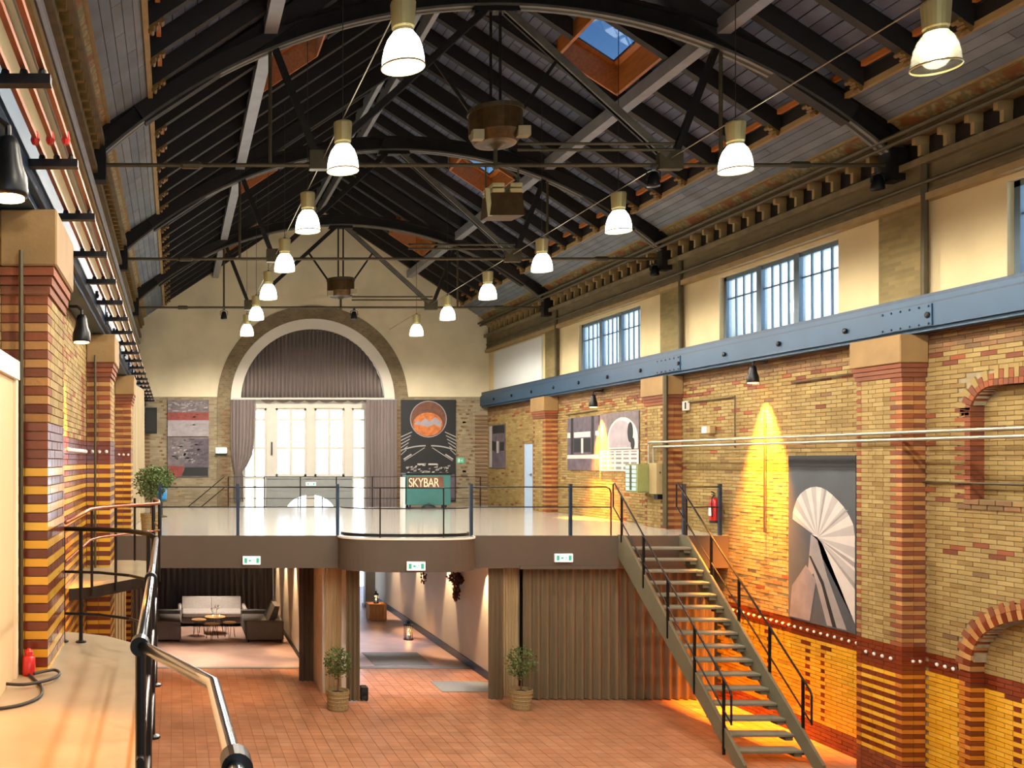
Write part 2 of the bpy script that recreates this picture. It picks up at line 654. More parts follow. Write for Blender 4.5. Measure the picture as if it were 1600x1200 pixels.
# ---------------------------------------------------------------- floor
fl = MB()
fl.box(XL - .5, XR + .5, YB - .4, YE + 3.0, -.3, -.012, 0)
fl.box(XL - .5, XR + .5, 21.52, YE + 3.0, -.012, 0, 1)
fl.box(XL - .5, XR + .5, YB - .4, 11.0, -.012, 0, 1)
floor = fl.build('floor', [M['grout'], M['concrete']], kind='structure')
tag(floor, 'red terracotta tiled ground floor of the hall', 'floor')
its = []
T = .2
j = 0
y = 11.0
while y < 21.4:
    x = XL
    while x < XR:
        a, b = max(x, XL), min(x + T, XR)
        if b - a > .03:
            its.append(((a + b) / 2, y + T / 2, -.006 + random.uniform(-.0012, .0008), b - a - .008, T - .008, .012, 0))
        x += T
    y += T
    j += 1
pieces(floor, 'tile', its, [M['tile']], 300)
MB().box(3.6, 6.75, 21.42, 21.60, -.012, .016).box(XL, 2.99, 21.42, 21.56, -.012, .012).build('threshold_strip', M['rug'], floor)


# ---------------------------------------------------------------- bricks on a side wall
def side_bricks(X, sg, y0, y1, z0, z1, matfn, skip=None, L=.25, out=None, off0=0):
    """bricks on a wall in the plane X; sg is the side the bricks face (+1: +X, -1: -X)"""
    out = [] if out is None else out
    k = 0
    z = z0
    while z < z1 - .01:
        h = min(CH, z1 - z)
        off = (k % 2) * L / 2 + off0
        y = y0 - off
        c = 0
        while y < y1:
            a, b = max(y, y0), min(y + L, y1)
            if b - a > .02:
                yc, zc = (a + b) / 2, z + h / 2
                if not (skip and skip(yc, zc)):
                    d = random.uniform(0, .005)
                    out.append((X - sg * (.02 + d), yc, zc, .04, b - a - .008, h - .008, matfn(yc, zc, k, c)))
            y += L
            c += 1
        z += CH
        k += 1
    return out


# ---------------------------------------------------------------- right wall
NYC, NA, NB, NZ = 10.75, 2.03, .95, 1.85      # lower blind arch: centre, half width, rise, springing
UN0, UN1, UZ0, UZ1 = 8.7, 12.8, 4.18, 5.69    # upper blind niche


def arch_z(y, e=0.0):
    t = abs(y - NYC) / (NA + e)
    return NZ + (NB + e) * max(0.0, 1 - t ** 2.6) ** (1 / 2.6) if t < 1 else -1


def niche_top(y):
    d = min(y - UN0, UN1 - y)
    r = .38
    return UZ1 - (r - math.sqrt(max(0, r * r - (r - d) ** 2)) if d < r else 0)


wr = MB()
FX0, FX1 = XR + .022, XR + .2                  # front layer of the wall behind the brick faces
wr.box(FX1, XR + .5, YB, YE + .6, -.02, 6.9, 0)
wr.box(FX0, FX1, YB, UN0, 0, 6.9, 0)
wr.box(FX0, FX1, UN1, YE + .6, 0, 6.9, 0)
ns = 82
for i in range(ns):
    a = UN0 + (UN1 - UN0) * i / ns
    b = UN0 + (UN1 - UN0) * (i + 1) / ns
    ym = (a + b) / 2
    zt = max(arch_z(ym), 0)
    wr.box(FX0, FX1, a, b, zt, UZ0, 0)
    wr.box(FX0, FX1, a, b, niche_top(ym), 6.9, 0)
# upper wall above the crane beam, window openings between piers
UX = XR + .05
WIN = [(-2.4, 1), (4.1, 2), (10.6, 3), (17.08, 4), (23.62, 5)]     # window centres along the wall
WH, WZ0, WZ1 = 1.68, 7.03, 8.32
edges = [YB]
for yc, _ in WIN:
    edges += [yc - WH, yc + WH]
edges += [YE + .6]
for i in range(0, len(edges) - 1, 2):
    wr.box(UX, XR + .5, edges[i], edges[i + 1], 6.9, 9.5, 1)
for yc, _ in WIN:
    wr.box(UX, XR + .5, yc - WH, yc + WH, 6.9, WZ0, 1)
    wr.box(UX, XR + .5, yc - WH, yc + WH, WZ1, 9.5, 1)
wall_right = wr.build('wall_right', [M['mortar'], M['plaster_up']], kind='structure')
tag(wall_right, 'long yellow brick side wall on the right with plastered upper band', 'wall')

DOTS = [12.28, 15.72, 16.08, 17.12, 17.5, 10.0, 9.2]


def wr_mat(y, z, k, c):
    if z < .36:
        return 4
    if z < 1.70:
        if any(abs(y - d) < .125 for d in DOTS) and k % 2 == 0:
            return 3
        return 2
    if z < 1.96:
        return 3
    if z > 6.22:
        return 5
    if 6.02 < z < 6.22:
        return 1 if random.random() < .25 else 0
    if 3.38 < z < 3.62 and y < 13.3:
        return 1 if (int(y * 4.3) + k) % 3 == 0 else 0
    r = random.random()
    if k % 8 == 0 and c % 6 == 0:
        return 5 if r < .6 else 0
    return 1 if r < .012 else (5 if r < .025 else 0)


def wr_skip(y, z):
    if y > YM0 + .3 and z < ZM - .05:
        return True
    for t in TR[1:]:
        if t - .45 < y < t + .45:
            return True
    if abs(y - NYC) < NA + .2 and (z < NZ or z < arch_z(y, .2)):
        return True
    if UN0 - .14 < y < UN1 + .14 and UZ0 - .14 < z < UZ1 + .22:
        return True
    return False


BM = [M['bk_yel'], M['bk_red'], M['gz_yel'], M['gz_red'], M['plinth'], M['bk_dark'], M['gz_org'], M['bk_terra']]
its = side_bricks(XR, -1, 8.0, YE - .02, 0, 6.55, wr_mat, wr_skip)
# back of the two blind niches
its += side_bricks(XR + .18, -1, NYC - NA, NYC + NA, 0, NZ + NB, lambda y, z, k, c: (3 if any(abs(y - d) < .125 for d in DOTS) and k % 2 == 0 else (3 if 1.62 < z < 1.83 else 2)) if z < 1.83 else 0,
                   lambda y, z: z > NZ and z > arch_z(y))
its += side_bricks(XR + .18, -1, UN0, UN1, UZ0, UZ1, lambda y, z, k, c: 1 if random.random() < .03 else 0, lambda y, z: z > niche_top(y))
its2 = []
for it in its:                                # the red dots are single headers between yellow bricks
    if it[6] == 3 and .36 < it[2] < 1.6:
        y0, y1 = it[1] - it[4] / 2, it[1] + it[4] / 2
        dc = min(DOTS, key=lambda d: abs(d - it[1]))
        a, b = max(y0, dc - .055), min(y1, dc + .055)
        for (p, q, m) in ((y0, a - .008, 2), (a, b, 3), (b + .008, y1, 2)):
            if q - p > .012:
                its2.append((it[0], (p + q) / 2, it[2], it[3], q - p, it[5], m))
    else:
        its2.append(it)
pieces(wall_right, 'brick', its2, BM, 300)

# voussoirs of the lower arch and its jambs (each one a brick)
crv = [(NYC + NA * math.copysign(abs(math.cos(t)) ** (2 / 2.6), math.cos(t)), NZ + NB * abs(math.sin(t)) ** (2 / 2.6)) for t in [PI * i / 120 for i in range(121)]]
dl = [0]
for i in range(120):
    dl.append(dl[-1] + math.hypot(crv[i + 1][0] - crv[i][0], crv[i + 1][1] - crv[i][1]))


def on_curve(s):
    for i in range(120):
        if dl[i + 1] >= s:
            t = (s - dl[i]) / max(1e-9, dl[i + 1] - dl[i])
            p = (crv[i][0] + t * (crv[i + 1][0] - crv[i][0]), crv[i][1] + t * (crv[i + 1][1] - crv[i][1]))
            d = (crv[i + 1][0] - crv[i][0], crv[i + 1][1] - crv[i][1])
            l = math.hypot(*d)
            return p, (d[1] / l, -d[0] / l)
    return crv[-1], (-1, 0)


nv = int(dl[-1] / .075)
for i in range(nv):
    (p0, n0), (p1, n1) = on_curve(dl[-1] * (i + .06) / nv), on_curve(dl[-1] * (i + .94) / nv)
    if p0[0] < 11.6:
        continue
    for ring in (0, 1):
        r0, r1 = (0, .12) if ring == 0 else (.125, .2 + .05 * (i % 2))
        x0, x1 = (XR - .012, XR + .2) if ring == 0 else (XR - .004, XR + .03)
        mb = MB().hexa([(x0, p0[0] + n0[0] * r0, p0[1] + n0[1] * r0), (x0, p1[0] + n1[0] * r0, p1[1] + n1[1] * r0),
                        (x0, p1[0] + n1[0] * r1, p1[1] + n1[1] * r1), (x0, p0[0] + n0[0] * r1, p0[1] + n0[1] * r1),
                        (x1, p0[0] + n0[0] * r0, p0[1] + n0[1] * r0), (x1, p1[0] + n1[0] * r0, p1[1] + n1[1] * r0),
                        (x1, p1[0] + n1[0] * r1, p1[1] + n1[1] * r1), (x1, p0[0] + n0[0] * r1, p0[1] + n0[1] * r1)])
        mb.build('arch_brick', M['gz_red'] if ring == 0 and i % 2 else (M['bk_red'] if i % 2 else M['bk_terra']), wall_right)
k = 0
z = 0
while z < NZ - .01:
    for s in (-1, 1):
        ye = NYC + s * NA
        if s < 0:
            continue
        a = M['gz_red'] if (k % 2 or z > 1.65) else M['gz_org']
        MB().box(XR - .006, XR + .2, ye + .0, ye + .09, z + .004, min(z + CH, NZ) - .004).build('jamb_brick', a, wall_right)
        MB().box(XR - .002, XR + .03, ye + .095, ye + .19, z + .004, min(z + CH, NZ) - .004).build('jamb_brick', M['gz_red'] if z > 1.65 else M['gz_org'], wall_right)
    z += CH
    k += 1
# frame of the upper niche: toothed jamb, header course, sill
k = 0
z = UZ0
while z < UZ1 - .3:
    w = .13 if k % 2 else .24
    MB().box(XR - .01, XR + .19, UN1 - .02, UN1 + .07, z + .004, z + CH - .004).build('jamb_brick', M['bk_red'], wall_right)
    MB().box(XR - .004, XR + .03, UN1 + .075, UN1 + w, z + .004, z + CH - .004).build('jamb_brick', M['bk_red'] if k % 2 == 0 else M['bk_yel'], wall_right)
    z += CH
    k += 1
for i in range(9):
    t0, t1 = PI / 2 * (i + .05) / 9, PI / 2 * (i + .95) / 9
    cy, cz = UN1 - .38, UZ1 - .38
    for (r0, r1, x0, x1, mt) in ((.38, .46, XR - .01, XR + .19, 'bk_red'), (.465, .6 if i % 2 else .54, XR - .004, XR + .03, 'bk_red' if i % 2 == 0 else 'bk_yel')):
        q = [(cy + r * math.cos(t), cz + r * math.sin(t)) for r, t in ((r0, t0), (r0, t1), (r1, t1), (r1, t0))]
        MB().prism(q, YZ, x0, x1).build('arch_brick', M[mt], wall_right)
y = UN1 - .38
i = 0
while y > 11.4:
    MB().box(XR - .01, XR + .19, y - .07, y - .004, UZ1 - .0, UZ1 + .08).build('header_brick', M['bk_red'], wall_right)
    MB().box(XR - .004, XR + .03, y - .07, y - .004, UZ1 + .085, UZ1 + (.2 if i % 2 else .26)).build('header_brick', M['bk_red' if i % 2 else 'bk_yel'], wall_right)
    y -= .075
    i += 1
for r, (px, yy) in enumerate(((.035, UN1 + .06), (.02, UN1 + .2))):
    y = yy
    while y > 11.4:
        MB().box(XR - px, XR + .19, y - .24, y - .006, UZ0 - CH * (r + 1) + .002, UZ0 - CH * r - .002).build('sill_brick', M['bk_dark'], wall_right)
        y -= .25


# beads of the dado band; white stands in for light glinting off them
def bead_row(parent, X, sg, y0, y1, z, step=.165):
    y = y0 + .08
    while y < y1 - .04:
        c = (X + sg * .004, y, z)
        MB().lathe(c, [(.03, 0), (.026, sg * .012), (.014, sg * .021), (.0001, sg * .024)], 8, axis='x').build('dado_bead', M['white'], parent, smooth=True)
        y += step


bead_row(wall_right, XR, -1, 14.5, 18.5, 1.83)
bead_row(wall_right, XR, -1, 12.98, 13.5, 1.83, .14)


# ---------------------------------------------------------------- pilasters
def pilaster(name, parent_lbl, sg, y0, y1, zb, dado, gl, nparts, label):
    """sg +1: on the left wall facing +X; -1: on the right wall facing -X"""
    XW = XL if sg > 0 else XR
    XF = XW + sg * .34
    mb = MB()
    x0, x1 = sorted((XW - sg * .05, XF - sg * .012))
    mb.box(x0, x1, y0 + .012, y1 - .012, zb, 6.51)
    p = mb.build(name, M['mortar_red'], None, kind='structure')
    tag(p, label, 'pilaster')
    its = []
    k = 0
    z = zb
    while z < 6.1 - .01:
        h = min(CH, 6.1 - z)
        zc = z + h / 2
        low = z < dado - .13
        band = dado - .13 <= z < dado + .14
        plin = z < .36
        # near side (facing the camera): two bricks, red and pale courses in turn
        if plin:
            ms = mi = 4
        elif band:
            ms = mi = 3
        elif low:
            ms = 3 if k % 2 else (2 if sg > 0 else 6)
            mi = 3 if k % 2 else 2
        else:
            ms = 1 if k % 2 else 7
            mi = 0
        xm = XW + sg * .17
        for (a, b) in ((XW, xm), (xm, XF)):
            a2, b2 = sorted((a, b))
            ll = .06 + .05 * (k % 2)
            its.append(((a2 + b2) / 2, y0 + ll, zc, b2 - a2 - .006, 2 * ll, h - .008, ms))
        its.append((XF - sg * .02, y1 - .05, zc, .04, .1, h - .008, ms if (low or band or k % 2) else mi))
        ya = y0 + 2 * (.06 + .05 * (k % 2))
        yb = y1 - .1
        n = 4 if k % 2 else 3
        for i in range(n):
            a, b = ya + (yb - ya) * i / n, ya + (yb - ya) * (i + 1) / n
            its.append((XF - sg * (.02 + random.uniform(0, .003)), (a + b) / 2, zc, .04, b - a - .008, h - .008, mi))
        z += CH
        k += 1
    pieces(p, 'brick', its, BM, nparts)
    # stepped red courses and stone block that carries the crane beam
    for i in range(3):
        e = .015 * (i + 1)
        a, b = sorted((XW, XF + sg * e))
        MB().box(a, b, y0 - e, y1 + e, 5.9 + i * CH + .003, 5.9 + (i + 1) * CH - .003).build('corbel_course', M['bk_red'], p)
    a, b = sorted((XW, XF + sg * .07))
    MB().cbox(a, b, y0 - .06, y1 + .06, 6.1, 6.505, .012).build('bearing_block', M['stone'], p)
    if dado < 3:
        bead_row(p, XF, sg, y0 + .12, y1 - .1, dado)
    y = y0
    for i in range(2 if dado < 3 else (3 if y0 > 8 else 0)):
        xx = XW + sg * (.08 + .1 * i)
        MB().lathe((xx, y0 - .001, dado), [(.028, 0), (.024, -.012), (.0001, -.022)], 8, axis='y').build('dado_bead', M['white'], p, smooth=True)  # white for the light these beads catch
    return p


pilaster('pilaster', 0, -1, 13.55, 14.45, 0, 1.83, 1, 300, 'nearest striped brick pilaster on the right wall, beside the spiral stair poster')
pilaster('pilaster', 0, -1, 20.05, 20.95, 3.2, 1.83, 1, 100, 'striped brick pilaster on the right wall behind the electrical cabinet')
pilaster('pilaster', 0, -1, 26.55, 27.45, 3.2, 1.83, 1, 0, 'farthest orange striped pilaster on the right wall beside the pale blue door')
pilaster('pilaster', 0, 1, 6.85, 7.85, 0, 4.83, 1, 300, 'nearest yellow and oxblood striped pilaster at the far left beside the landing')
pilaster('pilaster', 0, 1, 13.55, 14.45, 0, 4.83, 1, 200, 'middle yellow and oxblood striped pilaster on the left wall')
pilaster('pilaster', 0, 1, 20.05, 20.95, 0, 4.83, 1, 60, 'farthest striped pilaster on the left wall beside the sand drape')

# ---------------------------------------------------------------- left wall
wlft = MB()
wlft.box(XL - .5, XL - .022, YB, YE + .6, -.02, 6.9, 0)
wlft.box(XL - .5, XL - .05, YB, YE + .6, 6.9, 9.5, 1)
wall_left = wlft.build('wall_left', [M['mortar'], M['plaster_up']], kind='structure')
tag(wall_left, 'brick side wall on the left behind the striped pilasters', 'wall')


def wl_mat(y, z, k, c):
    if z < .36:
        return 4
    if z < 4.70:
        return 3 if k % 2 else 2
    if z < 4.97:
        return 3
    d = abs(y - 10.75)
    if y < 13.5 and 2.1 < d < 2.45 and z < 5.9:
        return 1
    return 0 if random.random() > .06 else 1


def wl_skip(y, z):
    for t in ((6.9, 7.8), (13.6, 14.4), (20.1, 20.9)):
        if t[0] < y < t[1]:
            return True
    if y < 6.7 and 3.18 < z < 5.3:
        return True
    return False


its = side_bricks(XL, 1, 3.0, 27.0, 0, 6.5, wl_mat, wl_skip)
pieces(wall_left, 'brick', its, BM, 200)
bead_row(wall_left, XL, 1, 11.0, 13.5, 4.83)
# cream door lining beside the near landing
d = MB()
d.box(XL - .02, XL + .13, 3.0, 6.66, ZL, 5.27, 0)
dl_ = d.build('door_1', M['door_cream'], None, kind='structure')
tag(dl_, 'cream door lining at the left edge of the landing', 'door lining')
MB().box(XL - .02, XL + .16, 2.95, 6.70, 5.27, 5.40).build('lintel_moulding', M['white_wall'], dl_)
MB().box(XL - .02, XL + .15, 6.60, 6.69, ZL, 5.27).build('jamb_moulding', M['plaster'], dl_)

# ---------------------------------------------------------------- near end wall (behind the camera), unseen openings added for fill daylight
wn_ = MB()
wn_.box(XL - .5, XR + .5, YB - .4, YB, -.02, 3.6)
wn_.box(XL - .5, XR + .5, YB - .4, YB, 8.2, 14)
for (a, b) in ((XL - .5, .2), (2.6, 3.6), (5.9, 6.9), (9.3, XR + .5)):
    wn_.box(a, b, YB - .4, YB, 3.6, 8.2)
wall_near = wn_.build('wall_near', M['plaster'], kind='structure')
tag(wall_near, 'plastered end wall behind the viewer with three tall openings added for fill daylight', 'wall')

# ---------------------------------------------------------------- far end wall
AX, AZ = XC, 6.76
RI, RW, RO = 2.48, 2.81, 3.27
ZBR = 6.94


def roofz(x):
    return 10.3 + SL * (5.12 - abs(x - XC))


we = MB()
for s in (-1, 1):
    P = lambda x: XC + s * x
    we.prism([(P(RI), -.02), (P(6.5), -.02), (P(6.5), ZBR), (P(RI - .005), ZBR), (P(RI), AZ)], XZ, YE, YE + .6, 0)
    up = [(P(RI - .005), ZBR), (P(6.5), ZBR), (P(6.5), 9.7), (P(6.0), 9.7), (P(5.12), 10.35), (P(0), 13.75), (P(0), AZ + RI)]
    t0 = math.asin((ZBR - AZ) / RI)
    up += [(P(RI * math.cos(t0 + (PI / 2 - t0) * i / 16)), AZ + RI * math.sin(t0 + (PI / 2 - t0) * i / 16)) for i in range(15, 0, -1)]
    we.prism(up, XZ, YE, YE + .6, 1)
wall_far = we.build('wall_far', [M['bk_far_y'], M['plaster']], kind='structure')
tag(wall_far, 'gabled far end wall of brick below and cream plaster above', 'wall')


def arc(r, a0=0, a1=PI, n=40, c=(AX, AZ)):
    return [(c[0] + r * math.cos(a0 + (a1 - a0) * i / n), c[1] + r * math.sin(a0 + (a1 - a0) * i / n)) for i in range(n + 1)]


MB().strip(arc(RW), arc(RO), XZ, YE - .03, YE + .01).build('arch_brick_ring', M['bk_ring'], wall_far)
MB().strip(arc(RI - .02), arc(RW), XZ, YE - .05, YE + .02).build('arch_plaster_ring', M['white_wall'], wall_far)
for s in (-1, 1):
    a, b = sorted((XC + s * RW, XC + s * RO))
    MB().box(a, b, YE - .02, YE + .01, 0, AZ).build('brick_jamb', M['bk_ring'], wall_far)
    # dark quoin bricks up the jamb and red toothing at the corners
    q = [(XC + s * (RW + .1 + .1 * (i % 2)), YE - .03, ZM - .2 + i * .13, .2, .03, .06, 0) for i in range(27)]
    pieces(wall_far, 'quoin_brick', q, [M['bk_far_red']], 0)
    q = [(XC + s * (5.85), YE - .02, ZM + i * .13, .55, .04, .062, 0) for i in range(24)]
    pieces(wall_far, 'toothing_brick', q, [M['bk_far_red'], ], 0)
# diamond pattern of burnt bricks
q = []
for (cx_, s) in ((XC - 4.9, 1), (XC + 5.2, 1)):
    for i in range(24):
        for d in (-1, 1):
            q.append((cx_ + d * abs((i % 12) - 6) * .06, YE - .008, 3.5 + i * .14, .1, .03, .055, 0))
pieces(wall_far, 'burnt_brick', q, [M['bk_dark']], 0)
# horizontal ledge where brick meets plaster
for s in (-1, 1):
    a, b = sorted((XC + s * RO, XC + s * 6.0))
    MB().box(a, b, YE - .035, YE + .02, ZBR - .05, ZBR + .02).build('plaster_ledge', M['plaster'], wall_far)

# ---------------------------------------------------------------- great window in the far wall
gw = thing('window_1', 'tall white great window under the arch in the far wall', 'window', (XC, YE + .35, 0), kind='structure')
YG = YE + .35
fr = MB()
for x0, x1 in ((2.27, 2.40), (3.20, 3.52), (4.58, 4.86), (5.9, 6.15), (7.1, 7.23)):
    fr.box(x0, x1, YG - .08, YG + .08, 0 if x0 < 3 or x0 > 6.5 else 0, 6.9)
fr.box(2.27, 7.23, YG - .095, YG + .09, 6.52, 6.9)
fr.box(2.27, 7.23, YG - .07, YG + .07, 9.0, 9.24)
fr.build('window_frame', M['win_white'], gw)
sp = MB().box(3.2, 6.15, YG - .12, YG + .06, 3.65, 4.12)
sp.box(3.2, 6.15, YG - .16, YG + .06, 4.08, 4.16)
sp.build('spandrel_panel', M['win_grey'], gw)
cas = [(2.40, 3.20, .9), (3.52, 4.58, 4.16), (4.86, 5.90, 4.16), (6.15, 7.10, .9)]
for (x0, x1, zb) in cas:
    c = MB()
    for a in (x0, x1 - .07):
        c.box(a, a + .07, YG - .05, YG + .05, zb, 6.52)
    c.box(x0, x1, YG - .05, YG + .05, zb, zb + .08)
    c.box(x0, x1, YG - .05, YG + .05, 6.45, 6.52)
    xm = (x0 + x1) / 2
    c.box(xm - .042, xm + .042, YG - .035, YG + .035, zb, 6.5)
    hs = [6.12, 5.14] + ([4.1, 3.0, 2.0] if zb < 4 else [])
    for h in hs:
        c.box(x0, x1, YG - .032, YG + .032, h - .04, h + .04)
    co = c.build('casement', M['win_white'], gw)
    hz = [6.48] + hs + [zb]
    for i in range(len(hz) - 1):
        for (a, b) in ((x0 + .07, xm - .02), (xm + .02, x1 - .07)):
            MB().box(a, b, YG - .006, YG + .006, hz[i + 1] + .02, hz[i] - .02).build('pane', M['glass'], co)
MB().box(3.36, 3.40, YG - .14, YG - .08, 4.9, 5.35).build('window_handle', M['iron_black'], gw)
# entrance below: arched fanlight over glazed doors
en = MB()
cxd = 4.72
rx, rz, z0f = .86, .62, 2.9
out = [(3.2, 3.65), (3.2, 2.4)] + [(cxd - rx * math.cos(PI * i / 20), z0f + rz * math.sin(PI * i / 20)) for i in range(21)]
en.strip([(cxd - rx * math.cos(PI * i / 20), z0f + rz * math.sin(PI * i / 20)) for i in range(21)],
         [(max(3.2, min(6.15, cxd - 1.6 * math.cos(PI * i / 20))), 3.66 if 0 < i < 20 else z0f) for i in range(21)], XZ, YG - .12, YG + .05)
en.box(3.2, 6.15, YG - .1, YG + .05, 2.35, 2.9)
for x in (3.2, 3.95, 4.68, 5.42, 6.07):
    en.box(x, x + .09, YG - .06, YG + .05, 0, 2.36)
en.build('entrance_surround', M['win_grey'], gw)
fb = MB()
fb.box(cxd - .07, cxd + .07, YG - .06, YG + .03, 2.9, 3.52)
for s in (-.42, .42):
    fb.box(cxd + s - .02, cxd + s + .02, YG - .04, YG + .02, 2.9, 3.45)
fb.build('fanlight_bar', M['win_grey'], gw)
for a, b in ((3.29, 3.95), (4.04, 4.68), (4.77, 5.42), (5.51, 6.07)):
    MB().box(a, b, YG - .006, YG + .006, .02, 2.35).build('pane', M['glass'], gw)

# ---------------------------------------------------------------- upper windows in the right wall
def upper_window(yc, n, label):
    X0 = XR + .14
    w = thing('window_%d' % (n + 1), label, 'window', (X0, yc, WZ0), kind='structure')
    f = MB()
    y0, y1 = yc - WH, yc + WH
    for (a, b) in ((y0, y0 + .09), (y1 - .09, y1)):
        f.box(X0, X0 + .1, a, b, WZ0, WZ1)
    f.box(X0, X0 + .1, y0, y1, WZ0, WZ0 + .08)
    f.box(X0, X0 + .1, y0, y1, WZ1 - .08, WZ1)
    cw = (2 * WH - .18) / 3
    for i in (1, 2):
        ym = y0 + .09 + cw * i
        f.box(X0 - .02, X0 + .1, ym - .07, ym + .07, WZ0, WZ1)
    f.build('window_frame', M['win_blue'], w)
    zr = WZ0 + (WZ1 - WZ0) * .66
    for i in range(3):
        a = y0 + .09 + cw * i + (.07 if i else 0)
        b = y0 + .09 + cw * (i + 1) - (.07 if i < 2 else 0)
        cs = MB().box(X0 + .03, X0 + .07, a, b, zr - .014, zr + .014)
        for t in (1, 2, 3):
            ym = a + (b - a) * t / 4
            cs.box(X0 + .03, X0 + .07, ym - .014, ym + .014, WZ0 + .07, WZ1 - .07)
        co = cs.build('glazing_bars', M['win_blue'], w)
        for t in range(4):
            p, q = a + (b - a) * t / 4 + .013, a + (b - a) * (t + 1) / 4 - .013
            MB().box(X0 + .045, X0 + .053, p, q, WZ0 + .07, zr - .013).build('pane', M['glass_up'], co)
            MB().box(X0 + .045, X0 + .053, p, q, zr + .013, WZ1 - .07).build('pane', M['glass_up'], co)
    MB().box(XR - .02, X0 + .02, y0 - .05, y1 + .05, WZ0 - .05, WZ0).build('window_sill', M['stone'], w)
    return w


LB = {1: 'upper side window behind the viewer, far from the frame', 2: 'upper side window level with the viewer',
      3: 'upper right window cut by the right edge of the picture', 4: 'wide blue barred upper window nearest in full view on the right wall',
      5: 'bright barred upper window second along the right wall'}
for yc, n in WIN:
    upper_window(yc, n, LB[n])
bl = MB().box(UX - .03, UX + .02, 27.75, 31.9, 7.05, 8.35)
bo = bl.build('trim_1', M['pale_panel'], None, kind='structure')
tag(bo, 'pale blank panel filling the farthest upper bay of the right wall', 'wall panel')
# brick piers between the windows, with corner drain pipes
for i, t in enumerate(TR + [1.0]):
    p = MB().box(XR - .0, XR + .08, t - .45, t + .45, 6.98, 8.92).build('trim_2', M['bk_side_y'], None, kind='structure')
    tag(p, ['brick pier above the beam nearer than the frame edge', 'brick pier above the beam right of the widest barred window', 'brick pier above the beam between the two lit upper windows', 'farthest brick pier above the beam', 'brick pier above the beam beside the viewer'][i], 'pier')
    if i > 0 and t > 2:
        d = MB().tube([(XR - .07, t - .52, 6.98), (XR - .07, t - .52, 9.0)], .045, 8)
        o = d.build('drain_pipe', M['pipe_dk'], None)
        tag(o, ['', 'dark vertical drain pipe by the nearest upper pier', 'dark vertical drain pipe by the middle upper pier', 'dark vertical drain pipe by the farthest upper pier'][i], 'pipe')


# ---------------------------------------------------------------- cornice, painted frieze, soffit (both sides)
def mirror(x, sg):
    return x if sg < 0 else 2 * XC - x


def eaves(sg, n, side):
    mx = lambda x: mirror(x, sg)

    def bx(mb, x0, x1, y0, y1, z0, z1, m=0):
        a, b = sorted((mx(x0), mx(x1)))
        mb.box(a, b, y0, y1, z0, z1, m)

    c = MB()
    bx(c, 10.62, 10.85, YB, YE, 8.92, 9.02)
    bx(c, 10.52, 10.85, YB, YE, 9.34, 9.44)
    bx(c, 10.70, 10.85, YB, YE, 8.5, 8.56)
    bx(c, 10.66, 10.85, YB, YE, 8.4, 8.5, 1)
    t = c.build('trim_%d' % n, [M['cornice'], M['wood_cream']], None, kind='structure')
    tag(t, 'ochre dentilled cornice running along the %s wall under the roof' % side, 'cornice')
    b = MB()
    bx(b, XR - .03, 10.85, YB, YE, 8.56, 8.92)
    b.build('brick_band', M['bk_band'], t)
    b = MB()
    bx(b, 10.78, 10.85, YB, YE, 9.02, 9.34)
    b.build('dentil_recess', M['wood_dk'], t)
    st = .45 if sg < 0 else .3
    y = 5.0
    first = None
    while y < YE - .1:
        if first is None:
            d = MB()
            a0, a1 = sorted((mx(10.58), mx(10.84)))
            d.box(a0, a1, y - .035, y + .035, 9.22, 9.34)
            a0, a1 = sorted((mx(10.66), mx(10.84)))
            d.box(a0, a1, y - .03, y + .03, 9.06, 9.22)
            first = d.build('dentil', M['gold'] if sg > 0 else M['wood_cream'], t)
        else:
            o = first.copy()
            COL.objects.link(o)
            o.parent = t
            o.location = first.location + Vector((0, y - 5.0, 0))
        y += st
    # painted frieze and boarded soffit, bay by bay between the trusses
    bays = [(YB, 0.9)] + [(1.1, 7.4)] + [(7.6, 13.86), (14.14, 20.38), (20.62, 26.88), (27.12, YE)]
    for (y0, y1) in bays:
        f = MB()
        p = [(mx(10.76), 9.43), (mx(10.46), 9.665), (mx(10.48), 9.70), (mx(10.8), 9.47)]
        f.prism(p, XZ, y0, y1)
        f.build('painted_frieze', M['frieze'], t)
        e = MB()
        e.bar((mx(10.46), y0, 9.665), (mx(10.46), y1, 9.665), .05, .05)
        e.bar((mx(10.74), y0, 9.43), (mx(10.74), y1, 9.43), .05, .05)
        e.build('frieze_moulding', M['wood_cream'], t)
    return t


M['bk_band'] = brickwall('olive_brick_band', ['6F6242', '5E5238'], '6A6046', axis='y')
m_, t_, b_ = newmat('painted_floral_frieze')
v_ = t_.nodes.new('ShaderNodeTexVoronoi')
v_.inputs['Scale'].default_value = 5
tc_ = t_.nodes.new('ShaderNodeTexCoord')
t_.links.new(tc_.outputs['Object'], v_.inputs['Vector'])
c1 = mixcol(t_, rng(t_, v_.outputs['Distance'], .15, .5), lin('8A6028'), lin('6E6B45'))
c2 = mixcol(t_, rng(t_, noise(t_, 14, 5), .45, .6), c1, lin('9A8A60'))
t_.links.new(mixcol(t_, rng(t_, noise(t_, 3, 5), .5, .62), c2, lin('7C4A22')), b_.inputs['Base Color'])
b_.inputs['Roughness'].default_value = .7
M['frieze'] = m_

# ---------------------------------------------------------------- roof
cl = MB()
# weather skin above the boards with openings for the roof lights
SKY_Y = [(15.45, 17.1), (22.2, 23.8), (29.0, 30.5)]
SKX0, SKX1 = 2.15, 3.25                        # distance from the ridge


def rz_(d, h=0):
    return 13.664 + h - SL * d                 # underside of the boards at distance d from the ridge


